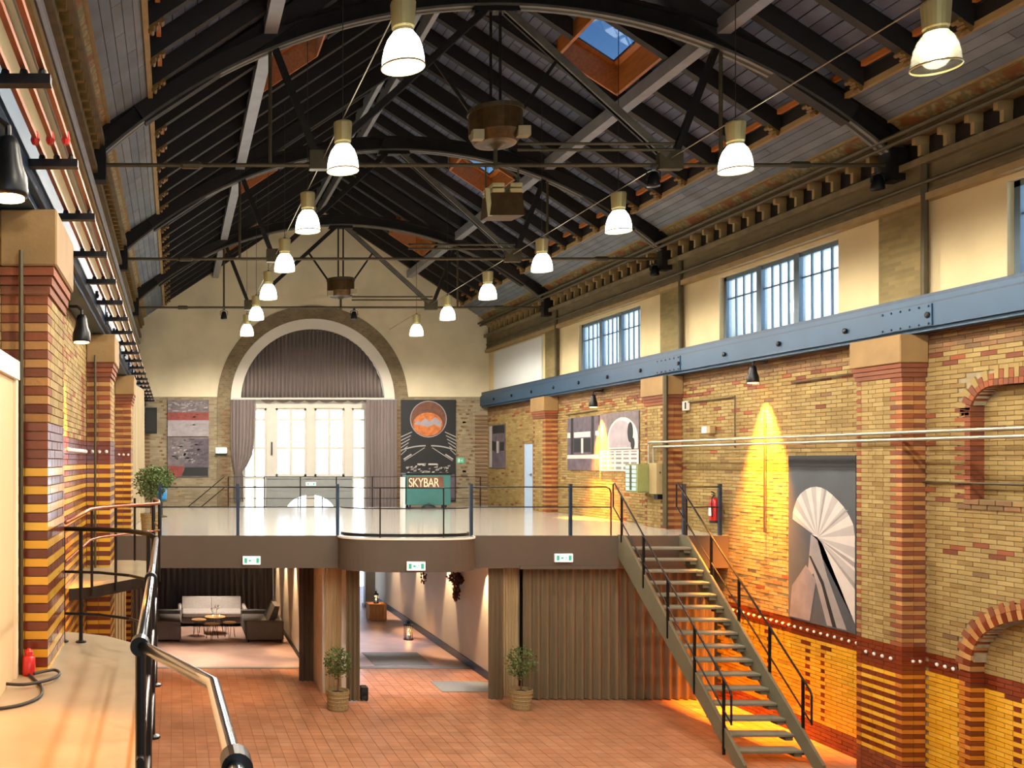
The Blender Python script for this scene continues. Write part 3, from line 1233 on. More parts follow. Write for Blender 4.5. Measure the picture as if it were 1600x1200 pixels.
ang = math.atan(SL)
for s in (-1, 1):
    P = lambda d: XC + s * d

    def slab(d0, d1, y0, y1):
        cl.hexa([(P(d0), y0, rz_(d0, .05)), (P(d1), y0, rz_(d1, .05)), (P(d1), y1, rz_(d1, .05)), (P(d0), y1, rz_(d0, .05)),
                 (P(d0), y0, rz_(d0, .15)), (P(d1), y0, rz_(d1, .15)), (P(d1), y1, rz_(d1, .15)), (P(d0), y1, rz_(d0, .15))])
    slab(0, SKX0, YB - .4, YE + .6)
    slab(SKX1, 6.7, YB - .4, YE + .6)
    ys = [YB - .4] + [v for p in SKY_Y for v in p] + [YE + .6]
    for i in range(0, len(ys), 2):
        slab(SKX0, SKX1, ys[i], ys[i + 1])
ceiling = cl.build('ceiling', M['wood_dk'], kind='structure')
tag(ceiling, 'dark open timber pitched roof above the hall', 'ceiling')
its = []
BW = .165
for s in (-1, 1):
    d = 0.0
    r = 0
    while d < 5.3:
        y = 6.0 - (r % 3) * 1.1
        while y < YE:
            y2 = min(y + 3.25, YE)
            segs = [(y, y2)]
            if SKX0 - BW < d < SKX1:
                for (a, b) in SKY_Y:
                    ns_ = []
                    for (p, q) in segs:
                        if q <= a or p >= b:
                            ns_.append((p, q))
                        else:
                            if p < a:
                                ns_.append((p, a))
                            if q > b:
                                ns_.append((b, q))
                    segs = ns_
            for (p, q) in segs:
                dm = d + BW / 2 - .004
                its.append((XC + s * dm, (p + q) / 2, rz_(dm, .022 + random.uniform(0, .006)), (BW - .012) / math.cos(ang) * .99, q - p - .01, .03, 0, s * ang))
            y = y2
        d += BW
        r += 1
pieces(ceiling, 'roof_board', its, [M['wood_deck']], 300)
# rafters
RS = 6.5 / 7
ry = [14 + RS * (k + .5) for k in range(-9, 20)]
rmesh = {}
for yy in ry:
    if yy > YE - .05:
        continue
    for s in (-1, 1):
        P = lambda d: XC + s * d
        seg = [(0.0, 5.07)]
        for (a, b) in SKY_Y:
            if a - .05 < yy < b + .05:
                seg = [(0.0, SKX0 - .05), (SKX1 + .05, 5.07)]
        for (d0, d1) in seg:
            key = (s, d0, d1)
            if key in rmesh:
                o = rmesh[key].copy()
                COL.objects.link(o)
                o.location = rmesh[key].location + Vector((0, yy - rmesh[key]['y0'], 0))
            else:
                a, b = yy - .065, yy + .065
                o = MB().hexa([(P(d0), a, rz_(d0, -.30)), (P(d1), a, rz_(d1, -.30)), (P(d1), b, rz_(d1, -.30)), (P(d0), b, rz_(d0, -.30)),
                               (P(d0), a, rz_(d0)), (P(d1), a, rz_(d1)), (P(d1), b, rz_(d1)), (P(d0), b, rz_(d0))]).build('rafter', M['wood_dk'], ceiling)
                o['y0'] = yy
                rmesh[key] = o
# purlins under the rafters and the ridge pieces
for s in (-1, 1):
    d = 3.33
    x = XC + s * d
    MB().box(x - .1, x + .1, YB, YE, rz_(d, -.30) - .2, rz_(d, -.28)).build('purlin', M['purlin'] if 'purlin' in M else M['steel_pale'], ceiling)
    x = XC + s * .16
    MB().box(x - .05, x + .05, YB, YE, rz_(.16, -.5), rz_(.16, -.2)).build('ridge_beam', M['steel_pale'], ceiling)
# roof lights: timber lined shafts with a pane on top
for s in (-1, 1):
    P = lambda d: XC + s * d
    for k, (a, b) in enumerate(SKY_Y):
        lab = ['nearest', 'middle', 'farthest'][k] + ' timber framed roof light in the %s slope of the roof' % ('left' if s < 0 else 'right')
        w = thing('window_%d' % (7 + k + (3 if s > 0 else 0)), lab, 'roof window', (P(2.7), (a + b) / 2, rz_(2.7)), kind='structure')
        for (d0, d1, y0, y1) in ((SKX0, SKX0 + .04, a, b), (SKX1 - .04, SKX1, a, b), (SKX0, SKX1, a, a + .04), (SKX0, SKX1, b - .04, b)):
            MB().hexa([(P(d0), y0, rz_(d0, -.25)), (P(d1), y0, rz_(d1, -.25)), (P(d1), y1, rz_(d1, -.25)), (P(d0), y1, rz_(d0, -.25)),
                       (P(d0), y0, rz_(d0, .3)), (P(d1), y0, rz_(d1, .3)), (P(d1), y1, rz_(d1, .3)), (P(d0), y1, rz_(d0, .3))]).build('shaft_board', M['wood_orange'], w)
        f = MB()
        for (d0, d1, y0, y1) in ((SKX0, SKX0 + .12, a, b), (SKX1 - .12, SKX1, a, b), (SKX0, SKX1, a, a + .12), (SKX0, SKX1, b - .12, b)):
            f.hexa([(P(d0), y0, rz_(d0, .22)), (P(d1), y0, rz_(d1, .22)), (P(d1), y1, rz_(d1, .22)), (P(d0), y1, rz_(d0, .22)),
                    (P(d0), y0, rz_(d0, .28)), (P(d1), y0, rz_(d1, .28)), (P(d1), y1, rz_(d1, .28)), (P(d0), y1, rz_(d0, .28))])
        f.build('window_frame', M['wood_orange'], w)
        d0, d1 = SKX0 + .12, SKX1 - .12
        MB().hexa([(P(d0), a + .12, rz_(d0, .25)), (P(d1), a + .12, rz_(d1, .25)), (P(d1), b - .12, rz_(d1, .25)), (P(d0), b - .12, rz_(d0, .25)),
                   (P(d0), a + .12, rz_(d0, .26)), (P(d1), a + .12, rz_(d1, .26)), (P(d1), b - .12, rz_(d1, .26)), (P(d0), b - .12, rz_(d0, .26))]).build('pane', M['roof_glass'], w)
# boarded soffit strips at the eaves, edge moulding, carved brackets and battens
for s in (-1, 1):
    P = lambda d: XC + s * d
    sof = [(5.71, 9.66), (5.12, 10.04)]
    its = []
    n = 5
    sa = math.atan2(.38, .59)
    L_ = math.hypot(.38, .59)
    for i in range(n):
        t = (i + .5) / n
        dd, zz = 5.71 - .59 * t, 9.66 + .38 * t
        for (y0, y1) in [(1.0, 7.4), (7.6, 13.86), (14.14, 20.38), (20.62, 26.88), (27.12, YE)]:
            cuts = [y0, y0 + (y1 - y0) * (.3 + .1 * (i % 3)), y0 + (y1 - y0) * (.62 + .1 * ((i + 1) % 3)), y1]
            for a, b in zip(cuts, cuts[1:]):
                its.append((P(dd), (a + b) / 2, zz + .02, L_ / n - .008, b - a - .008, .03, 0, s * sa))
    pieces(ceiling, 'soffit_board', its, [M['wood_soffit']], 200)
    for (y0, y1) in [(1.0, 7.4), (7.6, 13.86), (14.14, 20.38), (20.62, 26.88), (27.12, YE)]:
        MB().box(min(P(5.06), P(5.13)), max(P(5.06), P(5.13)), y0, y1, 10.0, 10.08).build('soffit_edge', M['wood_cream'], ceiling)
        MB().box(min(P(5.08), P(5.12)), max(P(5.08), P(5.12)), y0, y1, 10.08, 10.28).build('eaves_board', M['wood_dk'], ceiling)
    br = None
    for yy in ry:
        if yy > YE - .05 or yy < 6:
            continue
        if br is None:
            mb = MB()
            prof = [(5.07, 10.24), (5.07, 10.0), (5.03, 9.97), (4.99, 10.0), (5.0, 10.04), (4.96, 10.06), (4.93, 10.09), (4.89, 10.08), (4.87, 10.12), (4.89, 10.17), (4.82, 10.22), (4.84, 10.28)]
            mb.prism([(P(a), b) for a, b in prof], XZ, yy - .05, yy + .05)
            for (a, b, r) in ((5.02, 9.99, .028), (4.90, 10.11, .032), (4.96, 10.05, .02)):
                mb.lathe((P(a), yy - .06, b), [(r, 0), (r, .12)], 8, axis='y')
            br = mb.build('carved_bracket', M['gold'], ceiling)
            br['y0'] = yy
            bt = MB().box(min(P(4.92), P(4.98)), max(P(4.92), P(4.98)), yy + .2, yy + RS - .2, rz_(4.95, -.16), rz_(4.95, -.08)).build('batten', M['wood_orange'], ceiling)
            bt['y0'] = yy
        else:
            for q in (br, bt):
                o = q.copy()
                COL.objects.link(o)
                o.location = q.location + Vector((0, yy - q['y0'], 0))
eaves(-1, 3, 'right')
eaves(1, 4, 'left')
for q in list(bpy.data.objects):
    if 'y0' in q.keys():
        del q['y0']

# ---------------------------------------------------------------- mezzanine
def bulge(n=28, e=0.0):
    r = []
    for i in range(n + 1):
        t = PI * i / n
        c, s_ = math.cos(t), math.sin(t)
        r.append((4.48 - (1.3 + e) * math.copysign(abs(c) ** .75, c), YM0 - (.72 + e) * abs(s_) ** .75))
    return r


poly = [(XL, YM1), (XL, YM0)] + bulge() + [(XR, YM0), (XR, YM1)]
mz = MB()
mz.prism(poly, XY, 2.62, ZM)
mz.m = [1, 2] + [0] * (len(mz.f) - 2)
mezz = mz.build('floor_mezzanine', [M['fascia'], M['slab'], M['mezz']], kind='structure')
tag(mezz, 'raised mezzanine floor with taupe fascia and rounded balcony', 'mezzanine')
MB().strip(bulge(), bulge(e=.015), XY, ZM - .03, ZM + .004).build('edge_strip', M['white_wall'], mezz)
MB().box(6.7, 8.55, YM0 - .03, YM0 + .02, 2.6, 2.66).build('curtain_track', M['fascia'], mezz)

# ---------------------------------------------------------------- walls under the mezzanine
pa = MB().box(3.0, 3.5, 19.15, 28.6, 0, 2.62).build('wall_partition', M['white_wall'], kind='structure')
tag(pa, 'white partition between lounge and corridor under the mezzanine', 'wall')
pb = MB().box(6.75, 6.95, 19.05, YE, 0, 2.62).build('wall_corridor', M['white_wall'], kind='structure')
tag(pb, 'white corridor wall under the mezzanine with light scallops', 'wall')
o = MB().box(6.715, 6.748, 19.1, YE, 0, .17).build('baseboard_right', M['iron_blue'], kind='structure')
tag(o, 'dark blue baseboard along the corridor wall', 'baseboard')
o = MB().box(2.965, 2.998, 20.4, 28.5, 0, .10).build('baseboard_left', M['black'], kind='structure')
tag(o, 'dark baseboard along the lounge partition', 'baseboard')
o = MB().box(XL, 3.0, 28.75, 29.0, 0, 2.62).build('wall_lounge', M['curtain_blk'], kind='structure')
tag(o, 'dark rear wall of the lounge behind the black curtain', 'wall')
o = MB().cbox(6.14, 6.46, 30.4, 30.72, 0, 2.62, .01).box(6.10, 6.5, 30.36, 30.76, 0, .1).build('column', M['win_grey'])
tag(o, 'grey square column at the far end of the corridor', 'column')
o = MB().box(6.95, XR, 19.6, 19.8, 0, 2.62).build('wall_store', M['curtain_brn'], kind='structure')
tag(o, 'dark wall behind the long taupe curtain', 'wall')


# ---------------------------------------------------------------- curtains
def curtain(name, label, p0, p1, z0, z1, mt, wl_=.16, amp=.045, prof=None, seed=1, rail=True, cat='curtain', group=None):
    R = random.Random(seed)
    p0, p1 = Vector((*p0, 0)), Vector((*p1, 0))
    L = (p1 - p0).length
    d = (p1 - p0).normalized()
    nrm = Vector((-d.y, d.x, 0))
    nf = max(2, round(L / wl_))
    N = nf * 8
    ph = [R.uniform(.7, 1.3) for _ in range(nf + 2)]
    base = []
    for i in range(N + 1):
        f = i / 8
        k = int(f)
        a = amp * (ph[k] * (1 - (f - k)) + ph[k + 1] * (f - k))
        s = L * i / N + R.uniform(-.1, .1) * wl_ * .2
        base.append((s, a * math.sin(2 * PI * f)))
    rows = prof or [(z0, 1, 0, 1.15), (z0 + (z1 - z0) * .5, 1, 0, 1), (z1, 1, 0, .75)]
    vs, fs = [], []
    M2 = 2 * (N + 1)
    for (z, sc, sh, am) in rows:
        front = [p0 + d * (sh + s * sc) + nrm * (a * am) for s, a in base]
        back = [p + nrm * .012 for p in front]
        for p in front + back[::-1]:
            vs.append((p.x, p.y, z))
    for r in range(len(rows) - 1):
        for i in range(M2):
            j = (i + 1) % M2
            fs.append((r * M2 + i, r * M2 + j, (r + 1) * M2 + j, (r + 1) * M2 + i))
    t = thing(name, label, cat, ((p0.x + p1.x) / 2, (p0.y + p1.y) / 2, z0), group)
    MB().add(vs, fs).build('cloth', mt, t, smooth=True)
    if rail:
        mb = MB()
        mb.bar((p0.x, p0.y, z1 + .012), (p1.x, p1.y, z1 + .012), .03, .025)
        mb.build('curtain_rail', M['steel_pale'], t)
    return t


ZT = 2.585
curtain('long_curtain', 'long taupe curtain closing the space under the mezzanine beside the stairs', (6.86, 18.62), (10.62, 18.62), .015, ZT, M['curtain'], .17, .05, seed=3)
curtain('pleated_curtain', 'beige pleated curtain behind the left potted tree', (3.03, 19.0), (3.36, 19.0), .015, ZT, M['curtain_bge'], .055, .018, seed=4)
curtain('pleated_curtain', 'beige pleated curtain behind the right potted tree', (6.46, 18.85), (6.85, 18.85), .015, ZT, M['curtain_bge'], .055, .018, seed=5)
curtain('side_curtain', 'narrow taupe curtain left of the corridor opening', (3.36, 18.5), (3.63, 18.5), .015, ZT, M['curtain'], .09, .03, seed=6)
curtain('side_curtain', 'narrow taupe curtain right of the corridor opening', (6.18, 18.62), (6.46, 18.62), .015, ZT, M['curtain'], .09, .03, seed=7)
curtain('side_curtain', 'dark brown curtain at the right edge of the lounge opening', (2.66, 20.15), (2.97, 20.15), .015, ZT, M['curtain_brn'], .09, .03, seed=8)
curtain('black_curtain', 'black pleated curtain behind the grey sofa', (XL + .05, 28.35), (2.95, 28.35), .015, ZT, M['curtain_blk'], .17, .05, seed=9)
curtain('pleated_curtain', 'beige pleated curtain under the mezzanine beside the left pilasters', (-1.2, 18.9), (-.96, 18.9), .015, ZT, M['curtain_bge'], .055, .018, seed=10)
curtain('side_curtain', 'brown curtain under the mezzanine behind the landing railing', (-.82, 18.9), (-.4, 18.9), .015, ZT, M['curtain_brn'], .09, .03, seed=11)
# drapes of the great window
YC = YE + .16
up = []
R = random.Random(5)
N = 200
vs, fs = [], []
for i in range(N + 1):
    x = XC - 2.46 + 4.92 * i / N
    zt = AZ + math.sqrt(max(.0, (RI - .02) ** 2 - (x - XC) ** 2)) + .02
    a = .04 * math.sin(i * 1.15) + .015 * math.sin(i * .37)
    vs += [(x, YC + a, 6.86), (x, YC + a, max(zt, 6.87)), (x, YC + a + .015, 6.86), (x, YC + a + .015, max(zt, 6.87))]
for i in range(N):
    b = i * 4
    fs += [(b, b + 4, b + 5, b + 1), (b + 2, b + 3, b + 7, b + 6), (b, b + 2, b + 6, b + 4), (b + 1, b + 5, b + 7, b + 3)]
t = thing('arch_drape', 'mauve pleated drape filling the arch above the great window', 'curtain', (XC, YC, 6.86))
MB().add(vs, fs).build('cloth', M['curtain_mve'], t, smooth=True)
MB().box(XC - 2.75, XC + 2.75, YE - .06, YC + .05, 6.80, 6.86).build('curtain_rail', M['win_white'], t)
sw = MB()
for i in range(9):
    xa = XC - 1.75 + i * .5
    pts = [(xa + .5 * k / 6, YC, 6.78 - .09 * math.sin(PI * k / 6)) for k in range(7)]
    sw.strip([(p[0], p[2]) for p in pts], [(p[0], 6.8) for p in pts], XZ, YC - .01, YC + .02)
sw.build('scalloped_hem', M['curtain_mve'], t)
curtain('window_drape', 'tied back mauve drape on the left of the great window', (1.94, YE - .12), (2.78, YE - .12), 3.3, 6.78, M['curtain_mve'], .12, .05,
        prof=[(3.3, .40, .10, .8), (4.2, .36, .12, .7), (4.32, .30, .13, .6), (4.5, .55, .08, .7), (4.9, .85, .02, .9), (5.5, .97, 0, 1), (6.78, 1, 0, .8)], seed=12)
curtain('window_drape', 'straight mauve drape on the right of the great window', (6.56, YE - .12), (7.62, YE - .12), 3.0, 6.78, M['curtain_mve'], .12, .05, seed=13)
curtain('sand_drape', 'sand coloured full height drape hanging on the left wall beyond the pilasters', (-.98, 21.2), (-.78, 23.6), ZM + .02, 6.45, M['drape'], .2, .06, seed=14)


# ---------------------------------------------------------------- stairs
NR = 17
RI_, GO = ZM / NR, .2127
SX0, SX1 = 8.60, 9.84
Y1 = 17.92
st = thing('staircase', 'open tread olive grey steel staircase from the mezzanine to the floor', 'staircase', (9.22, 16.3, 0))
for x in (SX0, SX1 - .05):
    # stringer: parallelogram in the Y-Z plane
    k = RI_ / GO
    ytop, ztop = YM0 - .005, ZM + .02
    ybot = 14.32
    pl = [(ytop, ztop), (ytop, ztop - .42), (ybot + .20, .0), (ybot - .02, .0), (ybot - .02, .10), (18.13, ztop)]
    MB().prism(pl, YZ, x, x + .05).build('stringer', M['stair'], st)
tm = None
for i in range(1, NR):
    z, y = ZM - RI_ * i, Y1 - GO * (i - 1)
    if tm is None:
        tm = MB().cbox(SX0 + .05, SX1 - .05, y, y + .25, z - .045, z, .008).build('tread', M['tread'], st)
        y0_, z0_ = y, z
        bk = MB().box(SX1 - .17, SX1 - .05, y + .04, y + .2, z - .11, z - .045).build('tread_bracket', M['stair'], st)
    else:
        for q in (tm, bk):
            o = q.copy()
            COL.objects.link(o)
            o.location = q.location + Vector((0, y - y0_, z - z0_))
for x, nm in ((SX0 + .0, 'left'), (SX1 + .0, 'right')):
    top = [(x, 18.55, 4.27), (x, 14.62, 1.12)]
    mb = MB()
    mb.tube([(x, 18.55, 3.80), (x, 18.55, 4.24), (x, 18.5, 4.26), (x, 14.66, 1.15), (x, 14.62, 1.08), (x, 14.62, .62)], .016, 8)
    mb.build('handrail', M['iron_black'], st)
    MB().tube([(x, 18.55, 3.80), (x, 14.62, .64)], .013, 8).build('mid_rail', M['iron_black'], st)
    for yy in (18.2, 17.35, 16.5, 15.65, 14.82):
        zr = 4.26 - (18.5 - yy) * .81
        zb = ZM - .2 - (18.05 - yy) * .898 - .05
        MB().box(x - .02, x + .02, yy - .012, yy + .012, max(zb, .05), zr).build('baluster', M['iron_black'], st)


# ---------------------------------------------------------------- mezzanine front railing
rl = thing('mezzanine_railing', 'thin black railing along the front edge of the mezzanine', 'railing', (4.7, YM0, ZM))
rs = thing('stair_head_railing', 'short railing right of the stair head beside the fire extinguisher', 'railing', (10.12, YM0, ZM))
for x in (-.27, 1.24, 3.18, 5.78, 7.71, 9.92, 10.62):
    MB().box(x - .028, x + .028, YM0 + .03, YM0 + .09, ZM, 4.25).build('post', M['iron_blue'], rs if x > 9 else rl)
yr = YM0 + .06
for z in (4.19, 3.80):
    MB().tube([(-.3, yr, z), (3.18, yr, z)], .013, 6).build('rail', M['iron_black'], rl)
    MB().tube([(9.92, yr, z), (10.65, yr, z)], .013, 6).build('rail', M['iron_black'], rs)
    b = [(p[0], p[1] + .09, z) for p in bulge(24, -.07)]
    MB().tube(b, .012, 6).build('curved_rail', M['iron_black'], rl)
MB().tube([(5.78, yr, 4.19), (8.40, yr, 4.19), (8.47, yr, 4.16), (8.5, yr, 4.08), (8.5, yr, ZM)], .014, 6).build('end_rail', M['iron_black'], rl)
MB().tube([(5.78, yr, 3.80), (8.5, yr, 3.80)], .013, 6).build('rail', M['iron_black'], rl)
bb = bulge(24, -.07)
MB().strip([(p[0], p[1] + .08) for p in bb], [(p[0], p[1] + .10) for p in bb], XY, ZM + .015, ZM + .075).build('kick_plate', M['iron_black'], rl)
for k in (9, 15):
    p = bb[k]
    MB().tube([(p[0], p[1] + .09, ZM), (p[0], p[1] + .09, 4.19)], .014, 6).build('baluster', M['iron_black'], rl)

# railing at the back of the mezzanine, above the entrance
rb = thing('rear_railing', 'thin railing at the rear edge of the mezzanine before the great window', 'railing', (5, YM1, ZM))
x = 1.7
while x < 9.7:
    MB().tube([(x, YM1 - .08, ZM), (x, YM1 - .08, 4.2)], .02, 6).build('post', M['iron_black'], rb)
    x += 1.13
for z in (4.2, 3.86, 3.52):
    MB().tube([(1.7, YM1 - .08, z), (9.6, YM1 - .08, z)], .012, 6).build('rail', M['iron_black'], rb)
for dz in (0, .35):
    MB().tube([(1.6, YM1 + .3, 4.2 - dz), (.4, YM1 + .3, 3.2 - dz)], .016, 6).build('stair_rail', M['iron_black'], rb)

# ---------------------------------------------------------------- near landing with its railing
lp = [(XL, -3.0), (.30, -3.0), (.30, 2.2), (-.12, 2.95), (-.14, 7.1), (-.2, 7.5), (-.34, 7.9), (-.58, 8.22), (-.9, 8.4), (XL, 8.42)]
ld = MB().prism(lp, XY, 2.98, ZL)
ld.m = [1, 0] + [1] * (len(ld.f) - 2)
landing = ld.build('floor_landing', [M['landing'], M['steel_dark']], kind='structure')
tag(landing, 'near landing with worn screed floor and rounded end', 'landing')
lr = thing('landing_railing', 'black steel railing with polished handrail round the near landing', 'railing', (-.11, 5, ZL))
hr = [(-.93, 7.95), (-.62, 7.88), (-.36, 7.68), (-.2, 7.4), (-.13, 6.9), (-.115, 5.0), (-.105, 2.93), (.10, 2.42), (.115, 1.7), (.12, .6)]
MB().tube([(x, y, 4.13) for x, y in hr[:5]], .02, 10).build('handrail', M['iron_black'], lr, smooth=True)
MB().tube([(x, y, 4.13) for x, y in hr[4:7]], .018, 12).build('handrail', M['chrome'], lr, smooth=True)
MB().tube([(x, y, 4.13) for x, y in hr[6:]], .018, 12).build('handrail', M['brassy'] if 'brassy' in M else M['chrome'], lr, smooth=True)
for z in (3.77, 3.42):
    MB().tube([(x, y, z) for x, y in hr[:7]], .012, 8).build('rail', M['iron_black'], lr)
for (x, y) in ((-.93, 7.95), (-.78, 7.93), (-.2, 7.4), (-.13, 6.4), (-.12, 5.2), (-.113, 4.1), (-.105, 2.98)):
    MB().tube([(x, y, ZL), (x, y, 4.12)], .017, 8).build('post', M['iron_black'], lr)
    MB().lathe((x, y, ZL), [(.045, 0), (.045, .012), (.02, .02)], 10).build('post_foot', M['iron_black'], lr)
for (x, y) in ((-.113, 4.6), (-.105, 2.93), (.117, 1.78)):
    MB().tube([(x, y + .03, 4.13), (x, y - .03, 4.13)], .03, 18).build('rail_clamp', M['iron_black'], lr)
# second small balcony by the middle pilaster
bp = [(XL, 11.25), (-1.0, 11.4), (-.8, 11.75), (-.55, 12.15), (-.28, 12.5), (-.26, 13.4), (-.3, 14.3), (-.6, 14.5), (XL, 14.5)]
b2 = MB().prism(bp, XY, 3.04, ZL)
b2.m = [1, 0] + [1] * (len(b2.f) - 2)
balc = b2.build('floor_balcony', [M['landing'], M['steel_dark']], kind='structure')
tag(balc, 'small round balcony floor beside the middle left pilaster', 'balcony')
br_ = thing('balcony_railing', 'black railing with reddish handrail round the small left balcony', 'railing', (-.7, 12, ZL))
hr = [(-1.0, 8.75), (-.985, 11.1), (-.9, 11.5), (-.72, 11.85), (-.3, 12.5), (-.2, 12.7), (-.22, 13.5), (-.3, 14.3)]
MB().tube([(x, y, 4.13) for x, y in hr], .02, 8).build('handrail', M['copper'], br_, smooth=True)
MB().tube([(x, y, 3.77) for x, y in hr], .014, 8).build('rail', M['copper'], br_, smooth=True)
for (x, y) in ((-.985, 11.35), (-.73, 11.85), (-.28, 12.55), (-.2, 12.72), (-.3, 14.3), (-.6, 14.45)):
    MB().tube([(x, y, ZL - .1), (x, y, 4.13)], .018, 8).build('post', M['iron_black'], br_)
MB().tube([(-.3, 14.3, 4.0), (-.6, 14.45, 4.0), (-1.2, 14.45, 4.0)], .014, 8).build('rail', M['iron_black'], br_)


# ---------------------------------------------------------------- roof trusses
RA, ZA = 8.76, 2.64


def az(d, e=0):
    return ZA + math.sqrt((RA + e) ** 2 - d * d)


def make_truss(Y):
    t = thing('roof_truss', 'truss', 'roof truss', (XC, Y, 9.07), 'arched iron roof trusses')
    th0 = math.asin(5.93 / RA)
    n = 44

    def A(r):
        return [(XC + r * math.sin(-th0 + 2 * th0 * i / n), ZA + r * math.cos(-th0 + 2 * th0 * i / n)) for i in range(n + 1)]
    MB().strip(A(RA), A(RA + .28), XZ, Y - .03, Y + .03).build('arch_web', M['steel_dark'], t)
    MB().strip(A(RA - .004), A(RA + .035), XZ, Y - .085, Y - .03).strip(A(RA - .004), A(RA + .035), XZ, Y + .03, Y + .085).build('lower_flange', M['flange'], t)
    MB().strip(A(RA + .26), A(RA + .30), XZ, Y - .11, Y + .11).build('upper_flange', M['steel_dark'], t)
    for s in (-1, 1):
        P = lambda d: XC + s * d
        # principal rafter above
        MB().bar((P(.0), Y, rz_(0, -.42)), (P(5.25), Y, rz_(5.25, -.42)), .16, .3).build('principal_rafter', M['wood_dk'], t)
        MB().bar((P(3.33), Y, az(3.33, .28)), (P(3.33), Y, rz_(3.33, -.4)), .1, .1).build('post', M['steel_dark'], t)
        # web members below the arch: angle pairs
        for dy in (-.045, .045):
            MB().bar((P(.15), Y + dy, 11.36), (P(2.52), Y + dy, 9.2), .035, .10).build('diagonal', M['flange' if s > 0 and dy < 0 else 'steel_dark'], t)  # right near angle is pale: daylight on it put into its colour
        MB().bar((P(3.25), Y, az(3.25)), (P(2.62), Y, 9.15), .09, .09).build('strut', M['steel_dark'], t)
        MB().tube([(P(3.33), Y, az(3.33)), (P(3.33), Y, 9.07)], .028, 8).build('hanger', M['iron_olive'], t)
        MB().box(min(P(2.4), P(2.75)), max(P(2.4), P(2.75)), Y - .06, Y + .06, 9.0, 9.28).build('gusset', M['iron_olive'], t)
        MB().box(min(P(5.75), P(6.02)), max(P(5.75), P(6.02)), Y - .12, Y + .12, 8.82, 9.3).build('shoe', M['steel_dark'], t)
        MB().lathe((P(4.5), Y, 9.07), [(.03, -.16), (.055, -.12), (.055, .12), (.03, .16)], 10, axis='x').build('turnbuckle', M['iron_olive'], t)
        MB().bar((P(.92), Y, 10.64), (P(.36), Y, 9.84), .03, .05).build('brace', M['steel_dark'], t)
    MB().tube([(XC - 5.95, Y, 9.07), (XC + 5.95, Y, 9.07)], .03, 8).build('tie_rod', M['iron_olive'], t)
    for z in (9.27, 9.36):
        MB().tube([(XC + .3, Y - .08, z), (XC + 2.6, Y - .08, z)], .022, 8).build('tie_pipe', M['iron_olive'], t)
    MB().prism([(XC - .35, 11.32), (XC - .2, 11.68), (XC + .2, 11.68), (XC + .35, 11.32)], XZ, Y - .08, Y + .08).build('apex_plate', M['steel_dark'], t)
    for s in (-.07, .07):
        MB().tube([(XC + s, Y, 11.4), (XC + s, Y, 9.85)], .022, 8).build('king_rod', M['steel_dark'], t)
    dr = MB().lathe((XC, Y, 9.42), [(.24, -.05), (.30, -.04), (.34, .02), (.385, .1), (.385, .45), (.36, .45), (.36, .1), (.22, .02)], 24).build('drum', M['drum'], t, smooth=False)
    MB().lathe((XC, Y, 9.42), [(.395, .40), (.405, .40), (.405, .46), (.395, .46)], 24).build('drum_rim', M['iron_olive'], dr)
    MB().box(XC - .42, XC - .26, Y - .3, Y - .18, 9.36, 9.5).box(XC + .22, XC + .4, Y - .34, Y - .2, 9.4, 9.54).build('drum_lamp', M['p_cream'], dr)
    MB().lathe((XC, Y, 9.0), [(.03, 0), (.05, .05), (.03, .1), (.03, .3), (.12, .36), (.2, .38)], 12).build('pendant_boss', M['iron_olive'], t)
    return t


M['flange'] = mat('pale_flange_iron', '5E5B52', .5, .3, var=.2, scale=6)
M['drum'] = mat('bronze_brown_drum', '4E3A1C', .45, .5, var=.25, scale=8)
M['purlin'] = M['steel_pale']
M['p_cream'] = mat('aged_cream_enamel', '9A9272', .5)
tl = make_truss(TR[0])
tl['label'] = 'arched iron roof truss nearest to the viewer, above the picture'
NM = {14.0: 'nearest arched iron roof truss spanning the top of the picture', 20.5: 'middle arched iron roof truss', 27.0: 'farthest arched iron roof truss, in front of the cream gable'}
for Y in TR[1:]:
    c = copy_tree(tl, None, Vector((XC, Y, 9.07)))
    c['label'] = NM[Y]
    if Y == 20.5:                       # the middle truss has no king rods and no drum
        for ch in list(c.children_recursive):
            if ch.name.split('.')[0] in ('drum', 'drum_rim', 'drum_lamp', 'king_rod', 'pendant_boss', 'brace'):
                bpy.data.objects.remove(ch)

